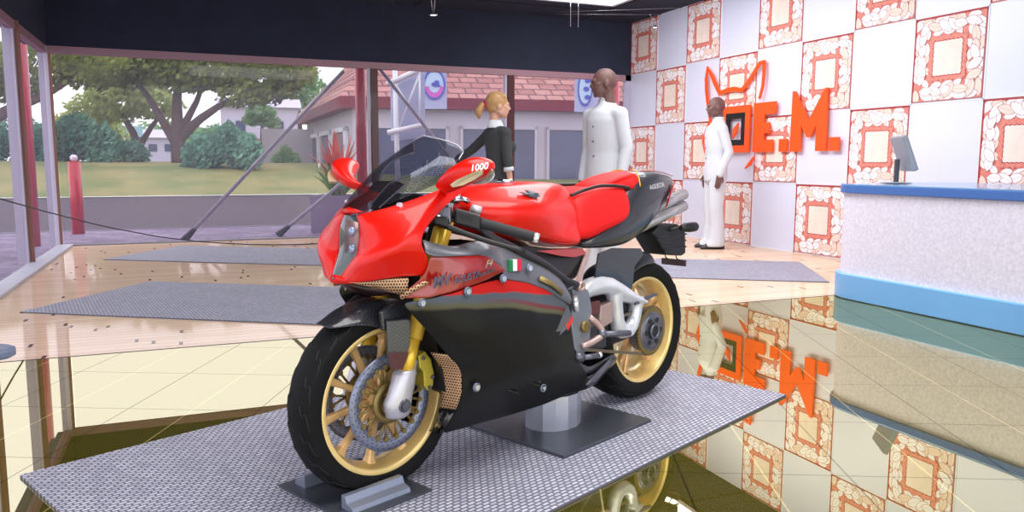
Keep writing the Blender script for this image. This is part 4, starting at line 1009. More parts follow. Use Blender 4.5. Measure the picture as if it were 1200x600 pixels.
# ---------------- wheels
def tyre_mesh(R, hw, rim):
    m = MB(); prof = []
    n = 14
    for k in range(n + 1):
        a = -PI / 2 + PI * k / n
        prof.append((R - hw * .62 * (1 - cos(a)) * .95 if abs(a) < 1.56 else R - hw * .6, hw * sin(a)))
    SH = .36
    prof = [(R - (1 - cos(-PI / 2 + PI * k / n)) * hw * SH, hw * sin(-PI / 2 + PI * k / n)) for k in range(n + 1)]
    prof += [(rim + .004, hw * .93), (rim - .006, hw * .86), (rim - .006, -hw * .86), (rim + .004, -hw * .93)]
    m.mat(0).lathe(prof, (0, 0, 0), 'y', 96)
    # tread grooves: thin dark curved sipes
    m.mat(1)
    for k in range(22):
        a0 = 2 * PI * k / 22
        for sd in (-1, 1):
            pts = []
            for j in range(7):
                s_ = .30 + .55 * j / 6; aa = a0 + (0 if sd > 0 else .14) + .05 * sin(j * 1.3) + .035 * j
                th = s_ * PI / 2; r = R - (1 - cos(th)) * hw * SH + .0008; y = sd * hw * sin(th)
                pts.append(((r) * cos(aa), y, (r) * sin(aa)))
            m.tube(pts, .0016, 4)
    return m
M_sipe = pmat('tread_groove', srgb(40, 40, 42), .7)
def rim_mesh(r, hw, deep):
    m = MB()
    prof = [(r, hw), (r - .004, hw + .002), (r - .016, hw), (r - .020, hw * .92), (r - deep * .6, hw * .55), (r - deep, hw * .2), (r - deep, -hw * .2), (r - deep * .6, -hw * .55), (r - .020, -hw * .92), (r - .016, -hw), (r - .004, -hw - .002), (r, -hw)]
    m.lathe(prof, (0, 0, 0), 'y', 96); return m
RF = .3005; RR_ = .3152
fwz = .3005; rwx, rwz = 1.4097, .3152
wf = rim_mesh(.2406, .052, .034).build('front_wheel', M_gold, bike, loc=P(0, 0, fwz))
tyre_mesh(RF, .060, .2406).build('tyre', [M_rub, M_sipe], wf)
for k in range(10):
    a = 2 * PI * (k + .25) / 10; d = Vector((cos(a), 0, sin(a))); t_ = Vector((-sin(a), 0, cos(a)))
    m = MB(); rings = []
    for rr, w_, h_ in ((.035, .013, .020), (.08, .011, .014), (.15, .0095, .011), (.19, .012, .014), (.212, .020, .020)):
        c = d * rr; rings.append([c + t_ * w_ * x + Vector((0, h_ * y, 0)) for x, y in ((-1, -.7), (-.5, -1), (.5, -1), (1, -.7), (1, .7), (.5, 1), (-.5, 1), (-1, .7))])
    m.loft(rings, smooth=False); m.build('spoke', M_gold2, wf)
m = MB(); m.lathe([(.012, .05), (.03, .05), (.042, .03), (.046, 0), (.042, -.03), (.03, -.05), (.012, -.05)], (0, 0, 0), 'y', 32); m.build('hub', M_gold, wf)
def disc_mesh(R1, R2, arms_n=10, hh=.0045):
    m = MB(); m.mat(0).lathe([(R1, hh / 2), (R1, -hh / 2), (R2, -hh / 2), (R2, hh / 2)], (0, 0, 0), 'y', 72)
    m.mat(1)
    for k in range(40):
        for j, rr in enumerate((R2 + .010, (R1 + R2) / 2, R1 - .008)):
            a = 2 * PI * (k + j * .33) / 40; m.disc((rr * cos(a), 0, rr * sin(a)), .0023, hh + .0012, 'y', 6)
    m.mat(2)
    for k in range(arms_n):
        a = 2 * PI * k / arms_n
        for da in (-.14, .14):
            p0 = Vector((.062 * cos(a), 0, .062 * sin(a))); p1 = Vector(((R2 + .004) * cos(a + da), 0, (R2 + .004) * sin(a + da)))
            m.tube([p0, p1], .0042, 6)
        p1 = Vector(((R2 + .001) * cos(a + .14), 0, (R2 + .001) * sin(a + .14))); m.disc(p1, .0085, .010, 'y', 10)
        p1 = Vector(((R2 + .001) * cos(a - .14), 0, (R2 + .001) * sin(a - .14))); m.disc(p1, .0085, .010, 'y', 10)
    m.lathe([(.040, .006), (.068, .004), (.068, -.004), (.040, -.006)], (0, 0, 0), 'y', 32)
    return m
for sd in (-1, 1): disc_mesh(.157, .118).build('brake_disc', [M_disc, M_hole, M_brass], wf, loc=(0, sd * .073, 0))
wr = rim_mesh(.2406, .082, .04).build('rear_wheel', M_gold, bike, loc=P(rwx, 0, rwz))
tyre_mesh(RR_, .096, .2406).build('tyre', [M_rub, M_sipe], wr)
for k in range(5):
    a0 = 2 * PI * (k + .4) / 5
    for da in (-.14, .14):
        m = MB(); rings = []
        for rr, w_, h_ in ((.04, .016, .022), (.09, .013, .018), (.17, .012, .016), (.206, .022, .024)):
            a = a0 + da * (rr / .206) ** .7; d = Vector((cos(a), 0, sin(a))); t_ = Vector((-sin(a), 0, cos(a))); c = d * rr
            rings.append([c + t_ * w_ * x + Vector((0, -.015 + h_ * y, 0)) for x, y in ((-1, -.7), (-.5, -1), (.5, -1), (1, -.7), (1, .7), (.5, 1), (-.5, 1), (-1, .7))])
        m.loft(rings, smooth=False); m.build('spoke', M_gold2, wr)
m = MB(); m.lathe([(.012, .07), (.045, .07), (.055, .04), (.055, -.07), (.012, -.07)], (0, 0, 0), 'y', 32); m.build('hub', M_gold, wr)
# sprocket
m = MB(); n = 44; Rs = .106; pts = []
for k in range(n * 2): a = PI * k / n; r = Rs + (.004 if k % 2 else -.004); pts.append((r * cos(a), -.121, r * sin(a)))
m.mat(0).prism(pts, (0, .007, 0))
m.mat(1).lathe([(.012, -.006), (.066, -.006), (.080, 0), (.012, 0)], (0, -.123, 0), 'y', 32)
m.mat(2)
for k in range(6): a = 2 * PI * k / 6; m.disc((.055 * cos(a), -.131, .055 * sin(a)), .011, .004, 'y', 12)
m.disc((0, -.132, 0), .026, .010, 'y', 20); m.mat(1).lathe([(.026, -.012), (.034, -.012), (.034, 0), (.026, 0)], (0, -.130, 0), 'y', 24)
m.build('sprocket', [M_brass, M_dsil, M_hole], wr)

# ---------------- fork
for sd in (1, -1):
    def fp(u, w, dv=0): return P(u, sd * (.108 + dv), w)
    m = MB(); m.loft([ [fp(u, w, .0) + Vector((rx * cos(2 * PI * k / 16), -sd * 0 + ry * sin(2 * PI * k / 16), 0)) for k in range(16)] for u, w, rx, ry in ((.006, .256, .024, .016), (.002, .266, .046, .024), (.002, .31, .052, .030), (.016, .345, .047, .031), (.030, .395, .042, .032), (.034, .408, .034, .030))])
    fk = m.build('fork_leg', M_sil, bike)
    m = MB(); m.lathe([(.010, 0), (.022, 0), (.022, .012), (.010, .012)], fp(.006, .3005, .030), 'y', 20); m.disc(fp(.006, .3005, .030), .014, .012, 'y', 6); m.build('axle_nut', M_dsil, fk)
    m = MB(); m.tube([fp(.030, .38), fp(.066, .50)], .0245, 20); m.build('slider', M_goldf, fk)
    m = MB(); m.tube([fp(.066, .50), fp(.205, .865)], .030, 20); m.build('fork_tube', M_goldf, fk)
    m = MB(); m.tube([fp(.058, .385, -.006), fp(.075, .43, -.006)], .014, 10); m.tube([fp(.052, .34, -.004), fp(.060, .40, -.006)], .017, 10); m.build('caliper_bracket', M_sil, fk)
    # caliper
    m = MB(); M_y = pmat('caliper_yellow', srgb(206, 190, 70), .35, .4)
    pts = [(.085, .44), (.115, .45), (.140, .42), (.152, .37), (.148, .33), (.128, .315), (.110, .335), (.108, .38), (.092, .40)]
    m.prism([P(u, sd * .055, w) for u, w in pts], (0, -sd * .055, 0)); cl = m.build('brake_caliper', M_y, fk, bevel=.004)
    for u, w in ((.105, .43), (.142, .36), (.130, .328)): m = MB(); m.disc(P(u, sd * .112, w), .007, .006, 'y', 10); m.build('bolt', M_dsil, cl)
# axle
m = MB(); m.tube([P(0, -.12, fwz), P(0, .12, fwz)], .012, 12); m.build('front_axle', M_dsil, bike)
# fork guards (carbon flaps over the tubes)
for sd in (1, -1):
    m = MB()
    g_ = [(-.010, .60, .085), (-.040, .575, .105), (-.046, .50, .118), (-.046, .44, .124), (-.010, .415, .128), (.000, .42, .135), (.022, .485, .140), (.036, .575, .130), (.03, .61, .10)]
    out = [P(u, sd * v, w) for u, w, v in [( -.044, .575, .122), (-.046, .50, .126), (-.046, .432, .130), (-.002, .418, .138), (.010, .45, .142), (.024, .49, .146), (.034, .575, .142)]]
    m.prism(out, (0, sd * .012, 0)); fg = m.build('fork_guard', M_carb, bike, bevel=.004)
    m = MB(); m.prism([P(-.046, sd * .1265, .478), P(-.046, sd * .131, .432), P(-.002, sd * .139, .418), P(.010, sd * .143, .45), (P(.018, sd * .1445, .470))], (0, -sd * .002, 0)); m.build('dark_red_tip', pmat('dark_red_guard', srgb(74, 18, 26), .4), fg)
    m = MB(); m.prism([P(.112, sd * .12, .43), P(.140, sd * .12, .50), P(.150, sd * .12, .505), P(.155, sd * .12, .56), P(.10, sd * .12, .56), P(.085, sd * .12, .47), P(.06, sd * .12, .475), P(.07, sd * .12, .465)], (0, sd * .05, 0)) if False else None
    m.b.free()
# front fender
rows = []
for k in range(16):
    a = rad(138 - k * 80 / 15)   # from the front (180 deg) over the top
    R0 = .322 + (.012 if k < 3 else 0); row = []
    hwid = (.066 + .012 * sin(PI * k / 15)) * (.55 if k == 2 else .82 if k == 3 else .94 if k == 4 else 1)
    for j in range(11):
        s_ = -1 + 2 * j / 10; side = max(0, abs(s_) - .55) / .45
        drop = .055 * side ** 1.5 * (1.0 + .6 * sin(PI * k / 15)) * min(1, max(.1, (k - 2) / 6)); tipf = 1 - (abs(s_) * .75 if k == 0 else abs(s_) * .35 if k == 1 else 0)
        aa = a if k > 1 else a - rad(6) * abs(s_)
        row.append(Vector(((R0 - drop) * cos(aa), hwid * s_ * (1 if k > 1 else (.55 if k == 0 else .85)), fwz + (R0 - drop) * sin(aa))))
    rows.append(row)
rows = rows[2:]
m = MB(); m.grid(rows); fen = m.build('front_fender', M_carb, bike, sub=1, solid=.004)
for sd in (1, -1):
    m = MB(); m.prism([P(-.045, sd * .082, .54), P(-.05, sd * .080, .60), P(.0, sd * .082, .625), P(.055, sd * .085, .60), P(.09, sd * .09, .54), (P(.03, sd * .10, .53))], (0, -sd * .02, 0)); m.build('fender_side', M_carb, fen, bevel=.006)

# ---------------- nose cowl with its headlight
def nose(s, t):
    k = sin(PI * min(max(s, 0), 1)) ; f = (1 - s) ** 1.5 * s * 4
    a = sin(PI * t)
    return (-.003 * f - .005 * k * a, -(.020 * k * a + .002 * f * a), 0)
rows = coons(PL('n_top'), PL('n_bot'), PL('n_head')[::-1], PL('n_rear')[::-1], 16, 12, nose)
m = MB(); m.mat(0); m.grid(rows); m.grid(mir(rows)); cowl = m.build('nose_cowl', M_redp, bike, sub=2, solid=.005, off=-1)
# centre bridge above the headlight and chin below it
m = MB()
h = PL('n_head'); top = h[-1]; m.grid([[top + Vector((-.004, 0, .004)), Vector((top.x - .010, 0, top.z + .004)), Vector((top.x - .004, -top.y, top.z + .004))], [Vector((-.080, -.055, .905)), Vector((-.086, 0, .915)), Vector((-.080, .055, .905))]]); m.build('cowl_bridge', M_redp, cowl, solid=.006)
m = MB(); m.loft([[Vector((u, r * cos(2 * PI * k / 12), w + .014 * sin(2 * PI * k / 12))) for k in range(12)] for u, w, r in ((-.152, .702, .016), (-.140, .699, .05), (-.115, .698, .09), (-.08, .702, .12))]); m.build('cowl_chin', M_redp, cowl)
# headlight glass between the cowl edges
rows = []
hl = resample(PL('n_head'), 10)
for p_ in hl:
    wdt = abs(p_.y) + .004
    rows.append([Vector((p_.x + .004 - .016 * (1 - (j / 4 - 1) ** 2), -wdt + 2 * wdt * j / 8, p_.z)) for j in range(9)])
m = MB(); m.grid(rows); hlt = m.build('headlight', M_lens, bike, sub=1, solid=.002)
M_proj = pmat('projector_glass', srgb(140, 164, 196), .12, .3, coat=1); M_bez = pmat('lamp_bezel', srgb(136, 108, 108), .3, .3)
m = MB(); m.grid([[Vector((-.116, -.012, .735)), Vector((-.110, -.038, .752))], [Vector((-.112, -.010, .78)), Vector((-.094, -.052, .786))], [Vector((-.112, -.012, .83)), Vector((-.092, -.055, .83))], [Vector((-.106, -.008, .88)), Vector((-.090, -.048, .872))]]); m.build('bezel', M_bez, hlt, solid=.003)
for z in (.845, .792):
    m = MB(); m.ball((-.104, -.034, z), (.010, .012, .015), 10); m.build('projector_lens', M_proj, hlt)
# lower nose mesh grille under the chin
for sd in (1, -1):
    def y_(p): return Vector((p.x, p.y * sd, p.z))
    m = MB(); m.grid([[y_(P(-.142, .03, .695)), y_(P(-.124, .085, .696)), y_(P(-.091, .125, .702)), y_(P(-.043, .165, .709)), y_(P(-.01, .185, .709))], [y_(P(-.118, .02, .689)), y_(P(-.090, .065, .681)), y_(P(-.062, .108, .672)), y_(P(-.032, .152, .660)), y_(P(-.010, .176, .652))]]); m.build('grille', M_hex, cowl, solid=.002)
    # side air slot (tan slats) and red outline lip at the front of the side cowl
    m = MB(); q_ = [y_(v_ + Vector((0, -.004, 0))) for v_ in PL('slot')]; m.grid([q_[:3], q_[3:]]); m.build('slot_grille', M_hex, cowl, solid=.002)

m = MB(); m.loft([[P(u, hw * cos(q_), (w0 + w1) / 2 + (w1 - w0) / 2 * sin(q_)) for q_ in [2 * PI * k / 20 for k in range(20)]] for u, hw, w0, w1 in ((-.122, .012, .684, .694), (-.10, .030, .666, .690), (-.07, .058, .650, .688), (-.03, .100, .636, .690), (.03, .145, .640, .700))])
m.build('lower_duct', pmat('maroon_black_duct', srgb(42, 12, 16), .4, coat=.2), cowl)
# side cowl (red with lettering)
rows = coons(PL('s_top') + PL('s_rear')[1:], PL('s_bot'), PL('s_front'), [PL('s_rear')[-1], PL('s_bot')[-1]], 18, 7, lambda s, t: (0, -.006 * sin(PI * t), 0))
M_let = pmat('lettering_blue_grey', srgb(96, 92, 112), .4)
M_redd = pmat('deep_red_lacquer', srgb(160, 20, 12), .28, coat=1.0, noise=(5, .15))
for sd in (1, -1):
    m = MB(); m.grid(rows if sd > 0 else mir(rows)); sc_ = m.build('side_cowl', M_redd, bike, sub=1, solid=.004)
    Mx = basis(P(.175, sd * .2575, .700), (1, 0, .12) if sd > 0 else (-1, 0, -.12), (0, 0, 1))
    t_ = text('lettering', 'MV', .048, M_let, sc_, basis(P(.06, sd * .2520, .697), (sd, -sd * sd * -.0 - .06, .1), (0, 0, 1)), .001, .25, True)
    t_ = text('lettering', 'AGUSTA', .030, M_let, sc_, basis(P(.155, sd * .2630, .700), (sd, 0, .10), (0, 0, 1)), .001, .25, True)
    t_ = text('lettering', 'TAMBURINI', .014, M_grpl, sc_, basis(P(.235, sd * .2660, .707), (sd, 0, .16), (0, 0, 1)), .001, .2)
    t_ = text('lettering', 'F4', .03, M_cream, sc_, basis(P(.245, sd * .2660, .735), (sd, 0, .10), (0, 0, 1)), .001, .6)

# grey inner panel with the flag
rows = coons(PL('g_top'), PL('g_bot'), [PL('g_top')[0], PL('g_bot')[0]], [PL('g_top')[-1], PL('g_bot')[-1]], 22, 5, lambda s, t: (0, -.008 * sin(PI * t), 0))
for sd in (1, -1):
    m = MB(); m.grid(rows if sd > 0 else mir(rows)); gp = m.build('inner_panel', M_grpl, bike, sub=1, solid=.004)
    o0 = P(.385, sd * .2395, .712); ex = Vector((.060, 0, -.002)); ez = Vector((.0, 0, .030))
    fl = MB(); fl.mat(0)
    for k in range(3):
        fl.mat(k); a0 = o0 + ex * (k / 3 - .5); a1 = o0 + ex * ((k + 1) / 3 - .5); sk_ = Vector((0.012, sd * .012, .006))
        dn = ez * .5
        fl.prism([a0 - dn, a1 - dn, a1 + dn + sk_, a0 + dn + sk_], (0, -sd * .012, 0))
    fl.build('flag_badge', [pmat('flag_green', srgb(20, 120, 66), .4), pmat('flag_white', srgb(226, 226, 226), .4), pmat('flag_red', srgb(206, 24, 60), .4)], gp)
    m = MB(); m.grid([[P(.515, sd * .249, .668), P(.58, sd * .247, .640), P(.64, sd * .245, .600)], [P(.50, sd * .256, .655), P(.57, sd * .256, .624), P(.63, sd * .252, .585)]]); m.build('slot', M_brass, gp, solid=.003)

# big lower fairing
def mb_(s, t): return (0, -.024 * sin(PI * s) * sin(PI * min(t * 1.15, 1)), 0)
rows = coons(PL('m_top'), PL('m_bot'), PL('m_front'), PL('m_rear'), 26, 18, mb_)
for sd in (1, -1):
    m = MB(); m.grid(rows if sd > 0 else mir(rows)); fa = m.build('side_fairing', M_fair_p, bike, sub=1, solid=.004)
    for (u, v, w) in (tuple(D['bolt'][0]), (.163, .258, .656), (.319, .260, .680), (.455, .252, .700), (.221, .236, .334), (.557, .228, .259)):
        m = MB(); c = P(u, sd * v, w); m.mat(0).disc(c, .0095 if w > .3 else .006, .012, 'y', 16); m.mat(1).lathe([(.011, .004), (.0145, .004), (.0145, -.004), (.011, -.004)], c, 'y', 20)
        m.build('fairing_bolt', [M_bolt, M_disc], fa)
    # duct insert
    r_ = coons(PL('duct_in')[0:1] + PL('duct_out')[0:1], [PL('duct_in')[-1], PL('duct_out')[-1]], PL('duct_in'), PL('duct_out'), 5, 8)
    m = MB(); m.grid(r_ if sd > 0 else mir(r_)); m.build('duct_grille', M_hex, fa, solid=.002)
    r_ = [PL('chin_in'), PL('chin_out')]
    m = MB(); m.grid(r_ if sd > 0 else mir(r_)); m.build('chin_panel', M_bkg, fa, solid=.003)
    # grey swoosh with red tip, grey patch, louvres
    def on(pts, mat_, nm, d=.004, vv=.262):
        m = MB(); m.prism([P(u, sd * (v_ if v_ else vv), w) for u, w, v_ in pts], (0, sd * .004, 0)); return m.build(nm, mat_, fa)
    on([(.500, .418, .261), (.60, .47, .257), (.668, .545, .246), (.70, .50, .241), (.66, .46, .25), (.58, .432, .256)], M_grpl, 'swoosh_decal')
    on([(.655, .470, .2505), (.700, .500, .243), (.706, .482, .242), (.668, .452, .249)], pmat('tip_red', srgb(226, 60, 40), .4), 'swoosh_tip')
    on([(.508, .352, .251), (.530, .352, .251), (.575, .362, .246), (.580, .392, .248), (.560, .402, .252), (.53, .395, .253)], pmat('bare_patch', srgb(132, 126, 124), .5), 'grey_patch')
    for cu, n_l in ((.395, 6), (.51, 4)):
        m = MB()
        for k in range(n_l): m.prism([P(cu - .028, sd * .236, .290 + k * .014), P(cu + .028, sd * .236, .268 + k * .014), P(cu + .028, sd * .236, .274 + k * .014), P(cu - .028, sd * .236, .296 + k * .014)], (0, sd * .01, 0))
        m.build('louvres', M_bkg, fa)
    # belly tail
    r_ = coons(PL('bt_top'), PL('bt_bot'), [PL('bt_top')[0], PL('bt_bot')[0]], [PL('bt_top')[-1], PL('bt_bot')[-1]], 10, 5, lambda s, t: (0, -.012 * sin(PI * t), 0))
    m = MB(); m.grid(r_ if sd > 0 else mir(r_)); bt = m.build('belly_tail', M_bkg, bike, sub=1, solid=.004)
    m = MB(); m.tube(resample([P(.84, sd * .200, .205), P(.93, sd * .185, .222), P(1.02, sd * .165, .245), P(1.09, sd * .142, .262)], 8), [.004, .010, .012, .012, .011, .009, .006, .002], 8); m.build('tail_slot', M_dsil, bt)
# belly floor closing both sides, chin
bot = resample(PL('m_bot'), 14)
m = MB(); m.grid([[p, Vector((p.x, 0, p.z - .012)), Vector((p.x, -p.y, p.z))] for p in bot]); m.build('belly_pan', M_bkg, bike, sub=1, solid=.003)

# engine block and radiator inside the fairing
m = MB(); m.mat(0)
m.loft([[P(u, v * (.15 if u > .2 else .11), w0 + (w1 - w0) * k) for v, k in ((-1, .15), (-.8, 0), (.8, 0), (1, .15), (1, .85), (.8, 1), (-.8, 1), (-1, .85))] for u, w0, w1 in ((.20, .30, .72), (.30, .20, .74), (.55, .19, .72), (.74, .22, .66), (.86, .28, .60))], smooth=False)
m.build('engine', M_bk, bike)
m = MB(); m.box(P(.155, 0, .46), (.03, .28, .30), Matrix.Rotation(rad(-12), 3, 'Y')); m.build('radiator', M_bk, bike)
m = MB(); m.tube([P(.175, 0, .60), P(.30, 0, .885)], .035, 16); m.build('steering_head', M_bk, bike)
m = MB(); m.box(P(.135, 0, .60), (.06, .22, .03), Matrix.Rotation(rad(-20), 3, 'Y')); m.build('fork_yoke', M_bk, bike, bevel=.006)
m = MB(); m.box(P(.20, 0, .866), (.07, .27, .026), Matrix.Rotation(rad(-20), 3, 'Y')); yk = m.build('fork_yoke', M_bk, bike, bevel=.006)
m = MB(); m.lathe([(.004, .0), (.022, .0), (.022, .03), (.016, .034), (.004, .034)], P(.225, 0, .885), 'z', 20); m.build('key_lock', M_chr, yk)
m = MB(); m.prism([P(.06, .10, .90), P(.06, -.10, .90), P(.11, -.11, .955), P(.11, .11, .955)], (.03, 0, -.01)); m.build('instrument_panel', M_bk, bike, bevel=.006)

# windscreen
base, top = resample(PL('w_base'), 14), resample(PL('w_top'), 14)
rows = []
for k in range(9):
    t = k / 8; rows.append([base[j].lerp(top[j], t) + Vector((-.016 * sin(PI * t) * (1 - .3 * j / 13), 0, .008 * sin(PI * t))) + Vector((0, -.018 * sin(PI * t) * (j / 13), 0)) for j in range(14)])
full = [[Vector((p.x, -p.y, p.z)) for p in r[::-1]][:-1] + r for r in rows]
m = MB(); m.grid(full); ws = m.build('windscreen', M_scr, bike, sub=1, solid=.003)
for (u, v, w) in ((.0, .128, .925), (.128, .182, .978)):
    for sd in (1, -1):
        m = MB(); c = P(u, sd * (v + .006), w); m.disc(c, .0075, .012, 'y', 14); m.build('screen_bolt', M_bolt, ws)
M_edge = pmat('screen_edge', srgb(186, 188, 196), .2, coat=.6)
m = MB(); m.tube([Vector((p.x, -p.y, p.z)) for p in [r[-1] for r in rows]], .0042, 6); m.build('screen_edge', M_edge, ws)
m = MB(); m.tube([r[-1] for r in rows][5:], .0022, 6); m.tube(full[-1], .0025, 6); m.build('screen_edge', M_edge, ws)
m = MB(); m.tube(resample([P(-.02, .06, .915), P(.08, .075, .99), P(.16, .07, 1.02), P(.20, .03, 1.06)], 12), .0022, 6); m.tube(resample([P(-.01, .0, .92), P(.04, .03, .985), P(.10, .05, 1.01), P(.21, .075, 1.05), P(.235, .05, 1.085)], 12), .002, 6); m.build('screen_scratches', M_edge, ws)
m = MB(); m.prism([P(.03, -.07, .965), P(.03, .04, .965), P(.06, .05, .995), P(.06, -.06, .995)], (.03, 0, -.01)); m.build('dash_panel', pmat('dark_red_dash', srgb(70, 30, 34), .5), bike, bevel=.004)

# mirrors with indicator lenses
rows_m = []
def mirror(sd):
    q = [Vector((p[0], p[1] * sd, p[2])) for p in PL('mir')]
    m = MB()
    # arm + head as a loft from the cowl outwards: each ring = (lower, upper) pair with thickness
    st = [  # (u_low, w_low, u_high, w_high, v, half thickness)
        (.155, .945, .100, .972, .190, .018), (.100, .955, .056, .985, .225, .020), (.090, .960, .052, 1.012, .262, .022), (.088, .972, .056, 1.038, .300, .026),
        (.097, .984, .074, 1.062, .335, .032), (.112, .997, .100, 1.072, .360, .034), (.142, 1.010, .144, 1.068, .368, .030), (.164, 1.028, .168, 1.052, .378, .016)]
    for (ul, wl, uh, wh, v, th) in st:
        c = P((ul + uh) / 2, sd * v, (wl + wh) / 2); hv = Vector(((uh - ul) / 2, 0, (wh - wl) / 2)); d = Vector((.65, sd * .75, 0)).normalized() * th * 1.35; c = c + d * .7
        rows_m.append([c + hv * cos(2 * PI * k / 14) + d * sin(2 * PI * k / 14) for k in range(14)])
    m.loft(rows_m[-8:]); mi = m.build('mirror', M_redp, bike, sub=1)
    return mi
ml = mirror(1); mr_ = mirror(-1)
for sd, mi in ((1, ml), (-1, mr_)):
    # indicator lens on the leading face, and the mirror glass on the rear face
    m = MB(); pts = [(.062, .992, .292), (.070, 1.008, .315), (.090, 1.022, .340), (.110, 1.032, .356), (.126, 1.034, .364), (.124, 1.020, .360), (.104, 1.004, .345), (.078, .990, .325), (.066, .984, .300)]
    off = Vector((-.016, -sd * .016, -.004)); m.prism([P(u, sd * v, w) + off for u, w, v in pts], Vector((.03, sd * .02, 0))); m.build('indicator_lens', M_cream, mi, bevel=.002)
    m = MB(); c = P(.135, sd * .335, 1.018); m.loft([[c + Vector((.002 * j, 0, 0)) + Vector((.25 * cos(a) * .055 * sc2, -sd * cos(a) * .055 * sc2, sin(a) * .030 * sc2)) for a in [2 * PI * k / 20 for k in range(20)]] for j, sc2 in ((0, 1), (2, .95))]); m.build('mirror_glass', M_chr, mi)
    ax = Vector((.075, -.095 , .02)) if sd > 0 else Vector((-.075, -.095, -.02))
    text('lettering', '1000', .026, M_bolt, mi, basis(P(.098, sd * .370, 1.058) + Vector((-.63, -sd * .77, .25)) * .042 - Vector((0, 0, .030)), ax, (0, 0, 1)), .0015, .3, True)

# ---------------- handlebars
for sd in (1, -1):
    a, b_ = P(.165, sd * .14, .895), P(.370, sd * .355, .815)
    ax = (b_ - a)
    m = MB(); m.tube([a, a + ax * .5], .011, 12); hb = m.build('handlebar', M_bk, bike)
    m = MB(); m.tube([a + ax * .40, a + ax * .44, a + ax * .94, a + ax * .97], [.019, .017, .017, .019], 18); m.build('grip', M_gr, hb)
    m = MB(); m.tube([a + ax * .97, a + ax * 1.03], .0165, 16); m.build('bar_end', M_bolt, hb)
    m = MB(); c = a + ax * .27; Mr = Matrix((ax.normalized(), ax.normalized().cross(Vector((0, 0, 1))).normalized(), Vector((0, 0, 1)))).transposed()
    m.box(c, (.085, .046, .050), Mr); sw = m.build('switch_housing', M_bk, hb, bevel=.008)
    m = MB(); m.box(c + Mr @ Vector((-.005, .026 * (1 if sd > 0 else -1), .008)), (.040, .006, .014), Mr); m.build('switch', M_gr, sw)
    m = MB(); m.box(a + ax * .02, (.05, .05, .06), Mr); m.build('bar_clamp', M_dsil, hb, bevel=.008)
    # lever in front of the grip
    f0 = a + ax * .10 + Vector((-.055, 0, -.020)); P_ = resample([f0, f0 + ax * .2 + Vector((-.008, 0, -.008)), f0 + ax * .5 + Vector((-.004, 0, -.016)), f0 + ax * .88 + Vector((.012, 0, -.022))], 14)
    m = MB(); m.tube(P_, [.011, .011, .010, .010, .009, .009, .009, .0085, .0085, .008, .008, .0085, .010, .008], 10); m.build('lever', M_bk, hb)
    m = MB(); m.box(f0 + Vector((.012, 0, .004)), (.05, .05, .03), Mr); m.build('lever_bracket', M_bk, hb, bevel=.006)
    m = MB(); m.disc(f0 + Vector((-.004, -sd * .004, .021)), .008, .006, 'z', 12); m.build('lever_pivot', M_bolt, hb)
# fluid reservoir and tube
for sd in (1, -1):
    m = MB(); m.tube([P(.205, sd * .105, .876), P(.212, sd * .105, .925)], [.024, .026], 18); rs_ = m.build('fluid_reservoir', pmat('smoky_reservoir', srgb(134, 136, 146), .35), bike)
    m = MB(); m.tube([P(.212, sd * .105, .925), P(.214, sd * .105, .938)], .027, 18); m.build('cap', M_bk, rs_)
m = MB(); m.tube([P(.255, .08, .925), P(.285, .10, .935)], .013, 12); m.tube([P(.285, .10, .935), P(.31, .11, .922)], .009, 10); m.build('ignition_barrel', M_chr, bike)
m = MB(); m.tube([P(.285, .145, .905), P(.312, .165, .895)], .014, 12); m.build('choke_knob', M_sil, bike)

# ---------------- tank
st = [  # u, top half width/w, shoulder v/w, belly v/w, bottom v/w
    (.300, .030, .925, .070, .915, .090, .88, .080, .84), (.335, .070, .950, .115, .930, .150, .875, .130, .81), (.42, .090, .962, .150, .935, .190, .87, .165, .79), (.52, .105, .972, .160, .938, .205, .86, .170, .77),
    (.62, .110, .976, .155, .935, .195, .85, .165, .76), (.71, .105, .978, .140, .925, .165, .84, .165, .735), (.80, .085, .974, .115, .930, .140, .83, .158, .722), (.87, .060, .964, .085, .935, .122, .82, .148, .720), (.915, .035, .950, .055, .93, .105, .82, .135, .725)]
rings = []
for (u, a, wa, b_, wb, c, wc, d_, wd) in st:
    h = [P(u, 0, wa + .006), P(u, a * .6, wa + .004), P(u, a, wa), P(u, b_, wb), P(u, c, (wb + wc) / 2 + .006), P(u, c, wc), P(u, (c + d_) / 2, (wc + wd) / 2), P(u, d_, wd)]
    rings.append(h + [Vector((p.x, -p.y, p.z)) for p in h[::-1]][:-1])
m = MB(); m.loft(rings); tank = m.build('fuel_tank', M_redp, bike, sub=2)
m = MB(); m.lathe([(.001, .014), (.026, .014), (.030, .008), (.034, 0), (.001, 0)], P(.60, 0, .979), 'z', 28); m.build('fuel_cap', M_chr, tank)
m = MB(); m.disc(P(.60, 0, .977), .055, .004, 'z', 32); m.build('cap_ring', M_dsil, tank)
# knee panel: darker facets towards the seat
for sd in (1, -1):
    # winged badge on the tank flank
    pts = [(-1, .55), (-.35, .45), (-.1, .2), (-.2, .8), (.15, .75), (.5, .5), (.75, .25), (1, .25), (.7, 0), (.85, -.35), (.55, -.3), (.3, -.75), (-.05, -.35), (-.45, -.1), (-.2, .1), (-.7, .2)]
    cu, cw = .560, .940
    m = MB(); m.prism([P(cu + a * .048, sd * (.158 - max(0, (b_ * .030)) * .9 + .003), cw + b_ * .022) for a, b_ in pts], (0, -sd * .01, 0)); m.build('winged_badge', pmat('badge_grey', srgb(66, 74, 82), .4, noise=(60, .4)), tank)

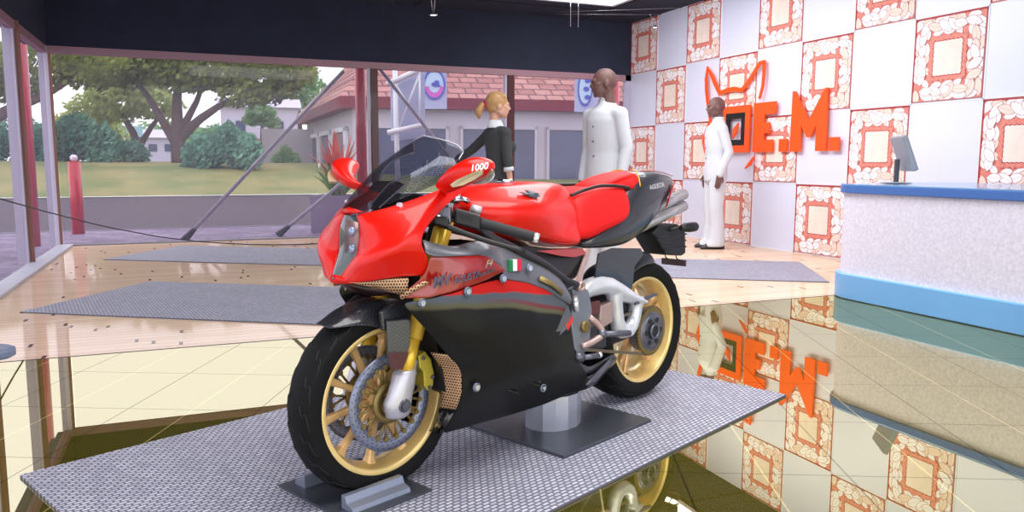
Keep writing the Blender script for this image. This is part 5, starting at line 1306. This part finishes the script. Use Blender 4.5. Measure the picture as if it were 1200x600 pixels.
# frame tube along the fairing top
for sd in (1, -1):
    ft = resample([Vector((p.x, p.y * sd, p.z)) for p in PL('frametube')], 16)
    m = MB(); m.tube(ft, [.016] * 9 + [.015, .014, .013, .013, .012, .012, .012], 12); fr_ = m.build('frame_tube', pmat('frame_graphite', srgb(60, 60, 66), .35, .4), bike)
    e_ = P(.765, sd * .225, .600); m = MB(); m.lathe([(.009, .012), (.019, .012), (.019, -.012), (.009, -.012)], e_, 'y', 20); m.tube([ft[-1], e_], .010, 8); m.build('frame_boss', M_pink, fr_)
    # link up to the subframe
    m = MB(); m.prism([P(.745, sd * .20, .60), P(.775, sd * .20, .625), P(.905, sd * .135, .715), P(.945, sd * .125, .715), P(.86, sd * .16, .65), P(.80, sd * .19, .585)], (0, -sd * .012, 0)); m.build('subframe_link', M_pink, bike, bevel=.003)
    # dark and red panel under the tank
    m = MB(); m.grid([[P(.44, sd * .17, .78), P(.60, sd * .165, .755), P(.74, sd * .150, .735), P(.92, sd * .135, .735)], [P(.46, sd * .185, .735), P(.60, sd * .185, .71), P(.74, sd * .17, .69), P(.90, sd * .145, .68)], [P(.55, sd * .19, .70), P(.66, sd * .19, .66), P(.75, sd * .18, .625), P(.80, sd * .17, .60)]]); m.build('lower_trim', M_bk, bike, sub=1, solid=.004)
    m = MB(); m.prism([P(.56, sd * .187, .745), P(.70, sd * .166, .738), P(.86, sd * .153, .728), P(.885, sd * .153, .705), P(.80, sd * .163, .700), P(.70, sd * .178, .715)], (0, -sd * .006, 0)); m.build('red_trim', M_redd, bike)
    # side plates of the engine frame
    m = MB(); m.prism([P(.748, sd * .205, .588), P(.80, sd * .205, .60), P(.845, sd * .205, .570), P(.866, sd * .205, .495), P(.852, sd * .205, .345), P(.79, sd * .205, .325), P(.762, sd * .205, .36), P(.742, sd * .205, .45)], (0, sd * .03, 0)); fp_ = m.build('frame_plate', pmat('frame_silver', srgb(142, 146, 158), .35, .5, noise=(10, .1)), bike, bevel=.004)
    m = MB(); m.lathe([(.006, .01), (.022, .01), (.022, -.01), (.006, -.01)], P(.815, sd * .208, .438), 'y', 20); m.disc(P(.815, sd * .208, .438), .010, .022, 'y', 12); m.build('pivot_bolt', M_brass, fp_)
    m = MB(); m.tube([P(.752, sd * .21, .565), P(.738, sd * .225, .54), P(.745, sd * .225, .51)], .012, 10); m.build('hose_clip', M_bolt, fp_)
    # foot peg and hanger
    m = MB(); m.tube(resample([P(.85, sd * .20, .470), P(.90, sd * .215, .43), P(.915, sd * .225, .395), P(.86, sd * .215, .372), P(.80, sd * .205, .362)], 10), .013, 10); m.build('peg_hanger', M_pink, bike)
    m = MB(); m.tube([P(.905, sd * .215, .395), P(1.04, sd * .260, .385)], [.013, .012], 14); m.ball(P(.908, sd * .222, .398), .020, 8); m.build('foot_peg', M_dsil, bike)
    m = MB(); m.tube([P(.76, sd * .205, .335), P(.79, sd * .225, .325)], .018, 14); m.tube([P(.79, sd * .225, .325), P(.87, sd * .235, .322)], .011, 12); gl_ = m.build('gear_lever', M_dsil, bike)
    m = MB(); m.tube([P(.868, sd * .235, .322), P(.882, sd * .235, .322)], .012, 12); m.build('lever_tip', M_bolt, gl_)

# ---------------- swingarm (single sided, left) as a thick plate with an opening
def outline_plate(pts, v0, v1, mat_, nm, par, hole=None, bev=.008):
    m = MB()
    if not hole:
        m.prism([P(u, v0, w) for u, w in pts], (0, -(v1 - v0), 0)); return m.build(nm, mat_, par, bevel=bev)
    A = [Vector((u, w)) for u, w in pts]; B = [Vector((u, w)) for u, w in hole]
    n = len(A)
    fa_, fb, ha, hb_ = (m.vs([P(p.x, v, p.y) for p in L]) for L, v in ((A, v0), (A, v1), (B, v0), (B, v1)))
    for k in range(n):
        j = (k + 1) % n
        m.face([fa_[k], fa_[j], ha[j], ha[k]]); m.face([fb[k], fb[j], hb_[j], hb_[k]]); m.face([fa_[k], fa_[j], fb[j], fb[k]]); m.face([ha[k], ha[j], hb_[j], hb_[k]])
    return m.build(nm, mat_, par, bevel=bev)
sa = [(.895, .560), (.945, .590), (1.02, .600), (1.09, .590), (1.17, .560), (1.26, .510), (1.36, .468), (1.37, .44), (1.30, .42), (1.275, .36), (1.235, .325), (1.17, .335), (1.145, .37), (1.14, .43), (1.125, .495), (1.08, .515), (.98, .515), (.915, .515)]
M2 = MB()
rings = []
# upper arch of the arm
top_l = resample([(.895, .565, 0), (.945, .592, 0), (1.03, .602, 0), (1.12, .585, 0), (1.20, .548, 0), (1.29, .498, 0), (1.36, .464, 0)], 14)
bot_l = resample([(.91, .512, 0), (.98, .518, 0), (1.06, .520, 0), (1.12, .505, 0), (1.165, .475, 0), (1.25, .455, 0), (1.345, .440, 0)], 14)
for a, b_ in zip(top_l, bot_l):
    c = (a + b_) / 2; hh = (a - b_) / 2
    rings.append([P(c.x + hh.x * sin(q_), .105 + .040 * cos(q_), c.y + hh.y * sin(q_)) for q_ in [2 * PI * k / 16 for k in range(16)]])
M2.loft(rings)
# rear web: front and rear legs joined below the opening
def leg_(p):
    rg = []
    for (u, w, ru, rw) in p: rg.append([P(u + ru * cos(q_), .108 + .034 * sin(q_), w) for q_ in [2 * PI * k / 14 for k in range(14)]])
    M2.loft(rg)
leg_([(1.14, .51, .04, 0), (1.15, .45, .034, 0), (1.16, .40, .034, 0), (1.18, .36, .045, 0), (1.20, .325, .035, 0)])
leg_([(1.305, .48, .04, 0), (1.295, .43, .03, 0), (1.285, .39, .032, 0), (1.26, .35, .042, 0), (1.225, .32, .035, 0)])
M2.tube([P(1.16, .108, .36), P(1.20, .108, .345), P(1.24, .108, .345), P(1.27, .108, .365)], [.03, .034, .034, .028], 14)
arm = M2.build('swingarm', M_swing, bike, remesh=.006)
m = MB(); m.loft([[P(u + r * cos(q_), .075 + .02 * sin(q_), w + .0) for q_ in [2 * PI * k / 12 for k in range(12)]] for u, w, r in ((1.20, .30, .12), (1.20, .36, .16), (1.22, .43, .15), (1.2, .50, .12))]); m.build('inner_arm', M_bk, arm)
m = MB(); m.lathe([(.03, -.05), (.085, -.05), (.095, -.02), (.095, .01), (.03, .01)], P(rwx, .075, rwz), 'y', 36); m.build('eccentric_hub', M_dsil, arm)
m = MB(); m.prism([P(.88, .09, .52), P(1.0, .09, .50), P(1.10, .09, .43), P(1.33, .09, .40), P(1.33, .09, .30), P(1.10, .09, .28), P(.88, .09, .30)], (0, .03, 0)); m.build('lower_arm', pmat('arm_dark_grey', srgb(70, 70, 78), .4, .4), arm, bevel=.01)  # lower arm in a darker grey than the swingarm
m = MB(); m.prism([P(1.02, .125, .42), P(1.03, .125, .475), P(1.10, .125, .485), P(1.115, .125, .46), P(1.115, .125, .40), P(1.05, .125, .385)], (0, .04, 0)); m.build('shock_bracket', M_pink, bike, bevel=.005)
m = MB(); m.box(P(.965, .12, .475), (.11, .02, .055)); m.build('rear_cylinder', pmat('dark_maroon_metal', srgb(110, 60, 62), .4, .3), bike, bevel=.006)
# chain guard and chain
m = MB(); m.prism([P(1.255, .14, .452), P(1.41, .14, .474), P(1.425, .14, .484), P(1.40, .14, .488), P(1.26, .14, .472)], (0, .012, 0)); m.build('chain_guard', M_dsil, bike, bevel=.002)
ch = []
c0, r0, c1, r1c = Vector((rwx, rwz)), .106, Vector((.86, .365)), .035
for k in range(40):
    a = rad(95 - 190 * k / 39); ch.append((c0.x + r0 * cos(a), c0.y + r0 * sin(a)))
for k in range(14):
    a = rad(-100 - 165 * k / 13); ch.append((c1.x + r1c * cos(a), c1.y + r1c * sin(a)))
ch.append(ch[0])
cp = resample([P(u, .1175, w) for u, w in ch], 151)
m = MB()
for k in range(150):
    a, b_ = cp[k], cp[k + 1]; m.mat(k % 2); t_ = (b_ - a).normalized(); n_ = Vector((0, 1, 0)).cross(t_); h_ = .006
    m.prism([a + n_ * h_, b_ + n_ * h_, b_ - n_ * h_, a - n_ * h_], (0, .010, 0))
m.build('drive_chain', [M_brass, M_dsil], bike)
# rear hugger
rows = []
for k in range(14):
    a = rad(80 + k * 86 / 13); row = []
    for j in range(9):
        s_ = -1 + 2 * j / 8; side = max(0, abs(s_) - .6) / .4; R0 = .345 + (.02 if k > 6 else 0) + .004 * (k > 10) - .05 * side ** 1.5
        row.append(Vector((rwx + R0 * cos(a), .105 * s_, rwz + R0 * sin(a))))
    rows.append(row)
m = MB(); m.grid(rows); hug = m.build('rear_hugger', M_carb, bike, sub=1, solid=.004)
m = MB()
hs = resample([P(1.05, .118, .545), P(1.06, .118, .62), P(1.10, .112, .675), P(1.20, .105, .700), P(1.32, .100, .690)], 10); hb2 = resample([P(1.12, .122, .53), P(1.15, .122, .57), P(1.19, .118, .60), P(1.25, .110, .625), P(1.335, .100, .665)], 10)
m.prism([P(.985, .118, .55), P(1.02, .116, .690), P(1.12, .112, .704), P(1.33, .106, .686), P(1.35, .106, .660), P(1.285, .108, .615), P(1.262, .112, .52)], (0, .004, 0)); m.build('hugger_side', M_carb, hug, solid=.004)

# ---------------- seat and tail
st = [(.868, .060, .915, .100, .90, .118, .83, .118, .775), (.90, .085, .930, .112, .91, .128, .83, .130, .758), (.96, .088, .945, .115, .93, .135, .84, .138, .757), (1.04, .088, .958, .115, .94, .135, .85, .138, .785), (1.14, .088, .960, .115, .945, .132, .86, .135, .800), (1.21, .088, .958, .110, .94, .127, .86, .128, .818), (1.255, .070, .945, .10, .92, .115, .87, .115, .85)]
rings = []
for (u, a, wa, b_, wb, c, wc, d_, wd) in st:
    h = [P(u, 0, wa), P(u, a, wa), P(u, b_, wb), P(u, c, wc), P(u, d_, wd), P(u, d_ - .02, wd - .006), P(u, 0, wd - .006)]
    rings.append(h + [Vector((p.x, -p.y, p.z)) for p in h[::-1]][1:-1])
m = MB(); m.loft(rings); seat = m.build('seat', M_redmatt, bike, sub=1)
m = MB()
for sd in (1, -1): m.tube(resample([P(.872, sd * .085, .925), P(.93, sd * .10, .945), P(1.03, sd * .104, .962), P(1.14, sd * .104, .960), P(1.245, sd * .098, .950)], 14), .007, 8)
m.build('seat_piping', M_bk, seat)
# tail shell
st = [(.90, .05, .76, .10, .750, .128, .735, .12, .722), (1.0, .06, .80, .12, .770, .145, .745, .12, .708), (1.15, .07, .86, .12, .82, .148, .765, .12, .702), (1.25, .05, .970, .10, .93, .140, .80, .118, .704), (1.32, .05, 1.010, .105, .955, .135, .85, .110, .722), (1.42, .055, 1.018, .10, .970, .120, .88, .092, .752), (1.52, .05, 1.014, .085, .975, .098, .91, .075, .815), (1.62, .038, 1.004, .062, .972, .068, .93, .055, .880), (1.70, .022, .990, .034, .972, .036, .955, .03, .930), (1.725, .008, .975, .012, .970, .012, .965, .010, .955)]
rings = []
for (u, a, wa, b_, wb, c, wc, d_, wd) in st:
    h = [P(u, 0, wa + .003), P(u, a, wa), P(u, b_, wb), P(u, c, wc), P(u, d_, wd), P(u, 0, wd - .004)]
    rings.append(h + [Vector((p.x, -p.y, p.z)) for p in h[::-1]][1:-1])
m = MB(); m.loft(rings); tail = m.build('tail_unit', pmat('graphite_tail', srgb(52, 54, 60), .38, .15, coat=.5, noise=(20, .1)), bike, sub=2)
# pillion pad (red) on the hump, yellow pinstripe, lettering, tail light
m = MB(); rings = []
for u, w, hw in ((1.04, .958, .030), (1.07, .970, .070), (1.14, .990, .080), (1.22, 1.008, .080), (1.29, 1.018, .078), (1.335, 1.020, .070), (1.345, 1.016, .066)):
    rings.append([P(u, hw * cos(q_), w - .022 + .022 * sin(q_)) for q_ in [2 * PI * k / 16 for k in range(16)]])
m.loft(rings); pil = m.build('pillion_pad', M_redmatt, bike, sub=1)
m = MB(); m.loft([[P(u, v, w) for v, w in ((0, wt), (hw * .8, wt), (hw, wt - .03), (hw + .01, .945), (0, .93), (-hw - .01, .945), (-hw, wt - .03), (-hw * .8, wt))] for u, wt, hw in ((1.06, .955, .06), (1.15, .975, .078), (1.25, 1.000, .082), (1.34, 1.008, .082))]); m.build('pad_base', M_redmatt, pil)
m = MB()
for sd in (1, -1): m.tube(resample([P(1.365, sd * .02, 1.022), P(1.35, sd * .06, 1.019), P(1.33, sd * .09, .990), P(1.31, sd * .112, .955)], 10), .003, 6)
m.build('yellow_pinstripe', pmat('stripe_yellow', srgb(226, 170, 40), .4), tail)
m = MB()
for sd in (1, -1): m.tube(resample([P(1.38, sd * .062, 1.0175), P(1.5, sd * .06, 1.016), P(1.6, sd * .045, 1.008), P(1.70, sd * .026, .992)], 10), .0025, 6)
m.build('red_pinstripe', M_redd, tail)
for sd in (1, -1):
    text('lettering', 'AGUSTA', .030, M_bolt, tail, basis(P(1.43, sd * .116, .952), (sd, 0, .10 * sd) if sd > 0 else (-1, 0, -.1), (0, 0, 1)) @ Matrix.Rotation(rad(-25), 4, 'X'), .001, .3, True)
    m = MB(); m.prism([P(1.56, sd * .080, .855), P(1.615, sd * .062, .885), P(1.668, sd * .052, .960), P(1.64, sd * .062, .952), P(1.575, sd * .086, .900)], (0, -sd * .008, 0)); m.build('tail_light', pmat('tail_light_red', srgb(150, 12, 24), .2, coat=1), tail)
# four exhaust pipes under the tail
for v, w0 in ((-.055, .0), (.03, .0), (-.055, -.055), (.03, -.055)):
    m = MB(); a, b_ = P(1.30, v, .80 + w0), P(1.80, v, .905 + w0)
    m.mat(0).tube([a, a.lerp(b_, .7), b_], [.030, .028, .026], 18); m.mat(1).disc(b_ + Vector((.0006, 0, 0)), .020, .003, 'x', 16); m.build('exhaust_pipe', [pmat('brushed_exhaust', srgb(206, 200, 202), .25, .6), M_hole], bike)
# plate holder, indicators, little plate
m = MB(); m.prism([P(1.50, .06, .735), P(1.56, .06, .770), P(1.70, .06, .770), P(1.775, .06, .745), P(1.785, .06, .625), P(1.75, .06, .615), P(1.61, .06, .630)], (0, .12, 0)); ph = m.build('plate_holder', M_bk, bike, bevel=.008)
m = MB()
for k in range(3): m.tube([P(1.53 + .03 * k, .064, .718 - .03 * k), P(1.775, .064, .718 - .03 * k)], .004, 6)
m.build('ribs', M_gr, ph)
m = MB(); m.box(P(1.775, 0, .578), (.012, .13, .03), None); m.mat(0); m.build('number_plate', pmat('brown_plate', srgb(76, 56, 54), .5), ph)
m = MB()
for v in (-.03, .03): m.tube(resample([P(1.74, v, .62), P(1.75, v, .60), P(1.775, v, .59)], 6), .003, 6)
m.build('plate_bracket', M_bk, ph)
for sd in (1, -1):
    m = MB(); m.tube([P(1.62, sd * .05, .745), P(1.67, sd * .10, .757)], .009, 10); m.loft([[P(u + .0, sd * v + r * .8 * cos(q_), .757 + r * sin(q_)) for q_ in [2 * PI * k / 14 for k in range(14)]] for u, v, r in ((1.655, .105, .012), (1.68, .11, .021), (1.72, .115, .024), (1.76, .12, .022), (1.775, .122, .012))]); m.build('indicator', M_bk, bike)

# ---------------- display stands (things of their own)
M_st = pmat('grey_steel_plate', srgb(84, 88, 98), .4, .5); M_st2 = pmat('pale_steel', srgb(150, 158, 176), .3, .5)
def world(u, v, w=0): p_ = Ub * u + Vb * v; return Vector((BX + p_.x, BY + p_.y, w))
pst = empty('display_pedestal', 'pale steel cylinder on a square dark plate propping up the motorcycle belly', 'stand', world(.875, .03, .0095), PI / 2 - BAZ)
m = MB(); m.box((0, 0, .006), (.56, .53, .012)); m.build('base_plate', M_st, pst, bevel=.002)
m = MB(); m.loft([[(-.03 + .125 * cos(2 * PI * k / 14) , .105 * sin(2 * PI * k / 14), z) for k in range(14)] for z in (.012, .147)], smooth=False)
m.build('support_column', pmat('brushed_steel', srgb(196, 198, 212), .25, .55, noise=(9, .1)), pst)
ck = empty('wheel_chock', 'grey steel wheel chock with two rails clamping the front tyre', 'stand', world(-.07, -.03, .0095), PI / 2 - BAZ)
m = MB(); m.box((0, 0, .004), (.32, .39, .008)); m.build('base_plate', M_st, ck, bevel=.001)
for sd in (1, -1):
    m = MB(); prof = [(.0, .0), (.060, .0), (.056, .014), (.028, .022), (.020, .042), (.0, .042)]
    m.prism([(-.12, sd * (.102 + y), .008 + z) for y, z in prof], (.22, 0, 0)); m.build('rail', M_st2, ck, bevel=.001)
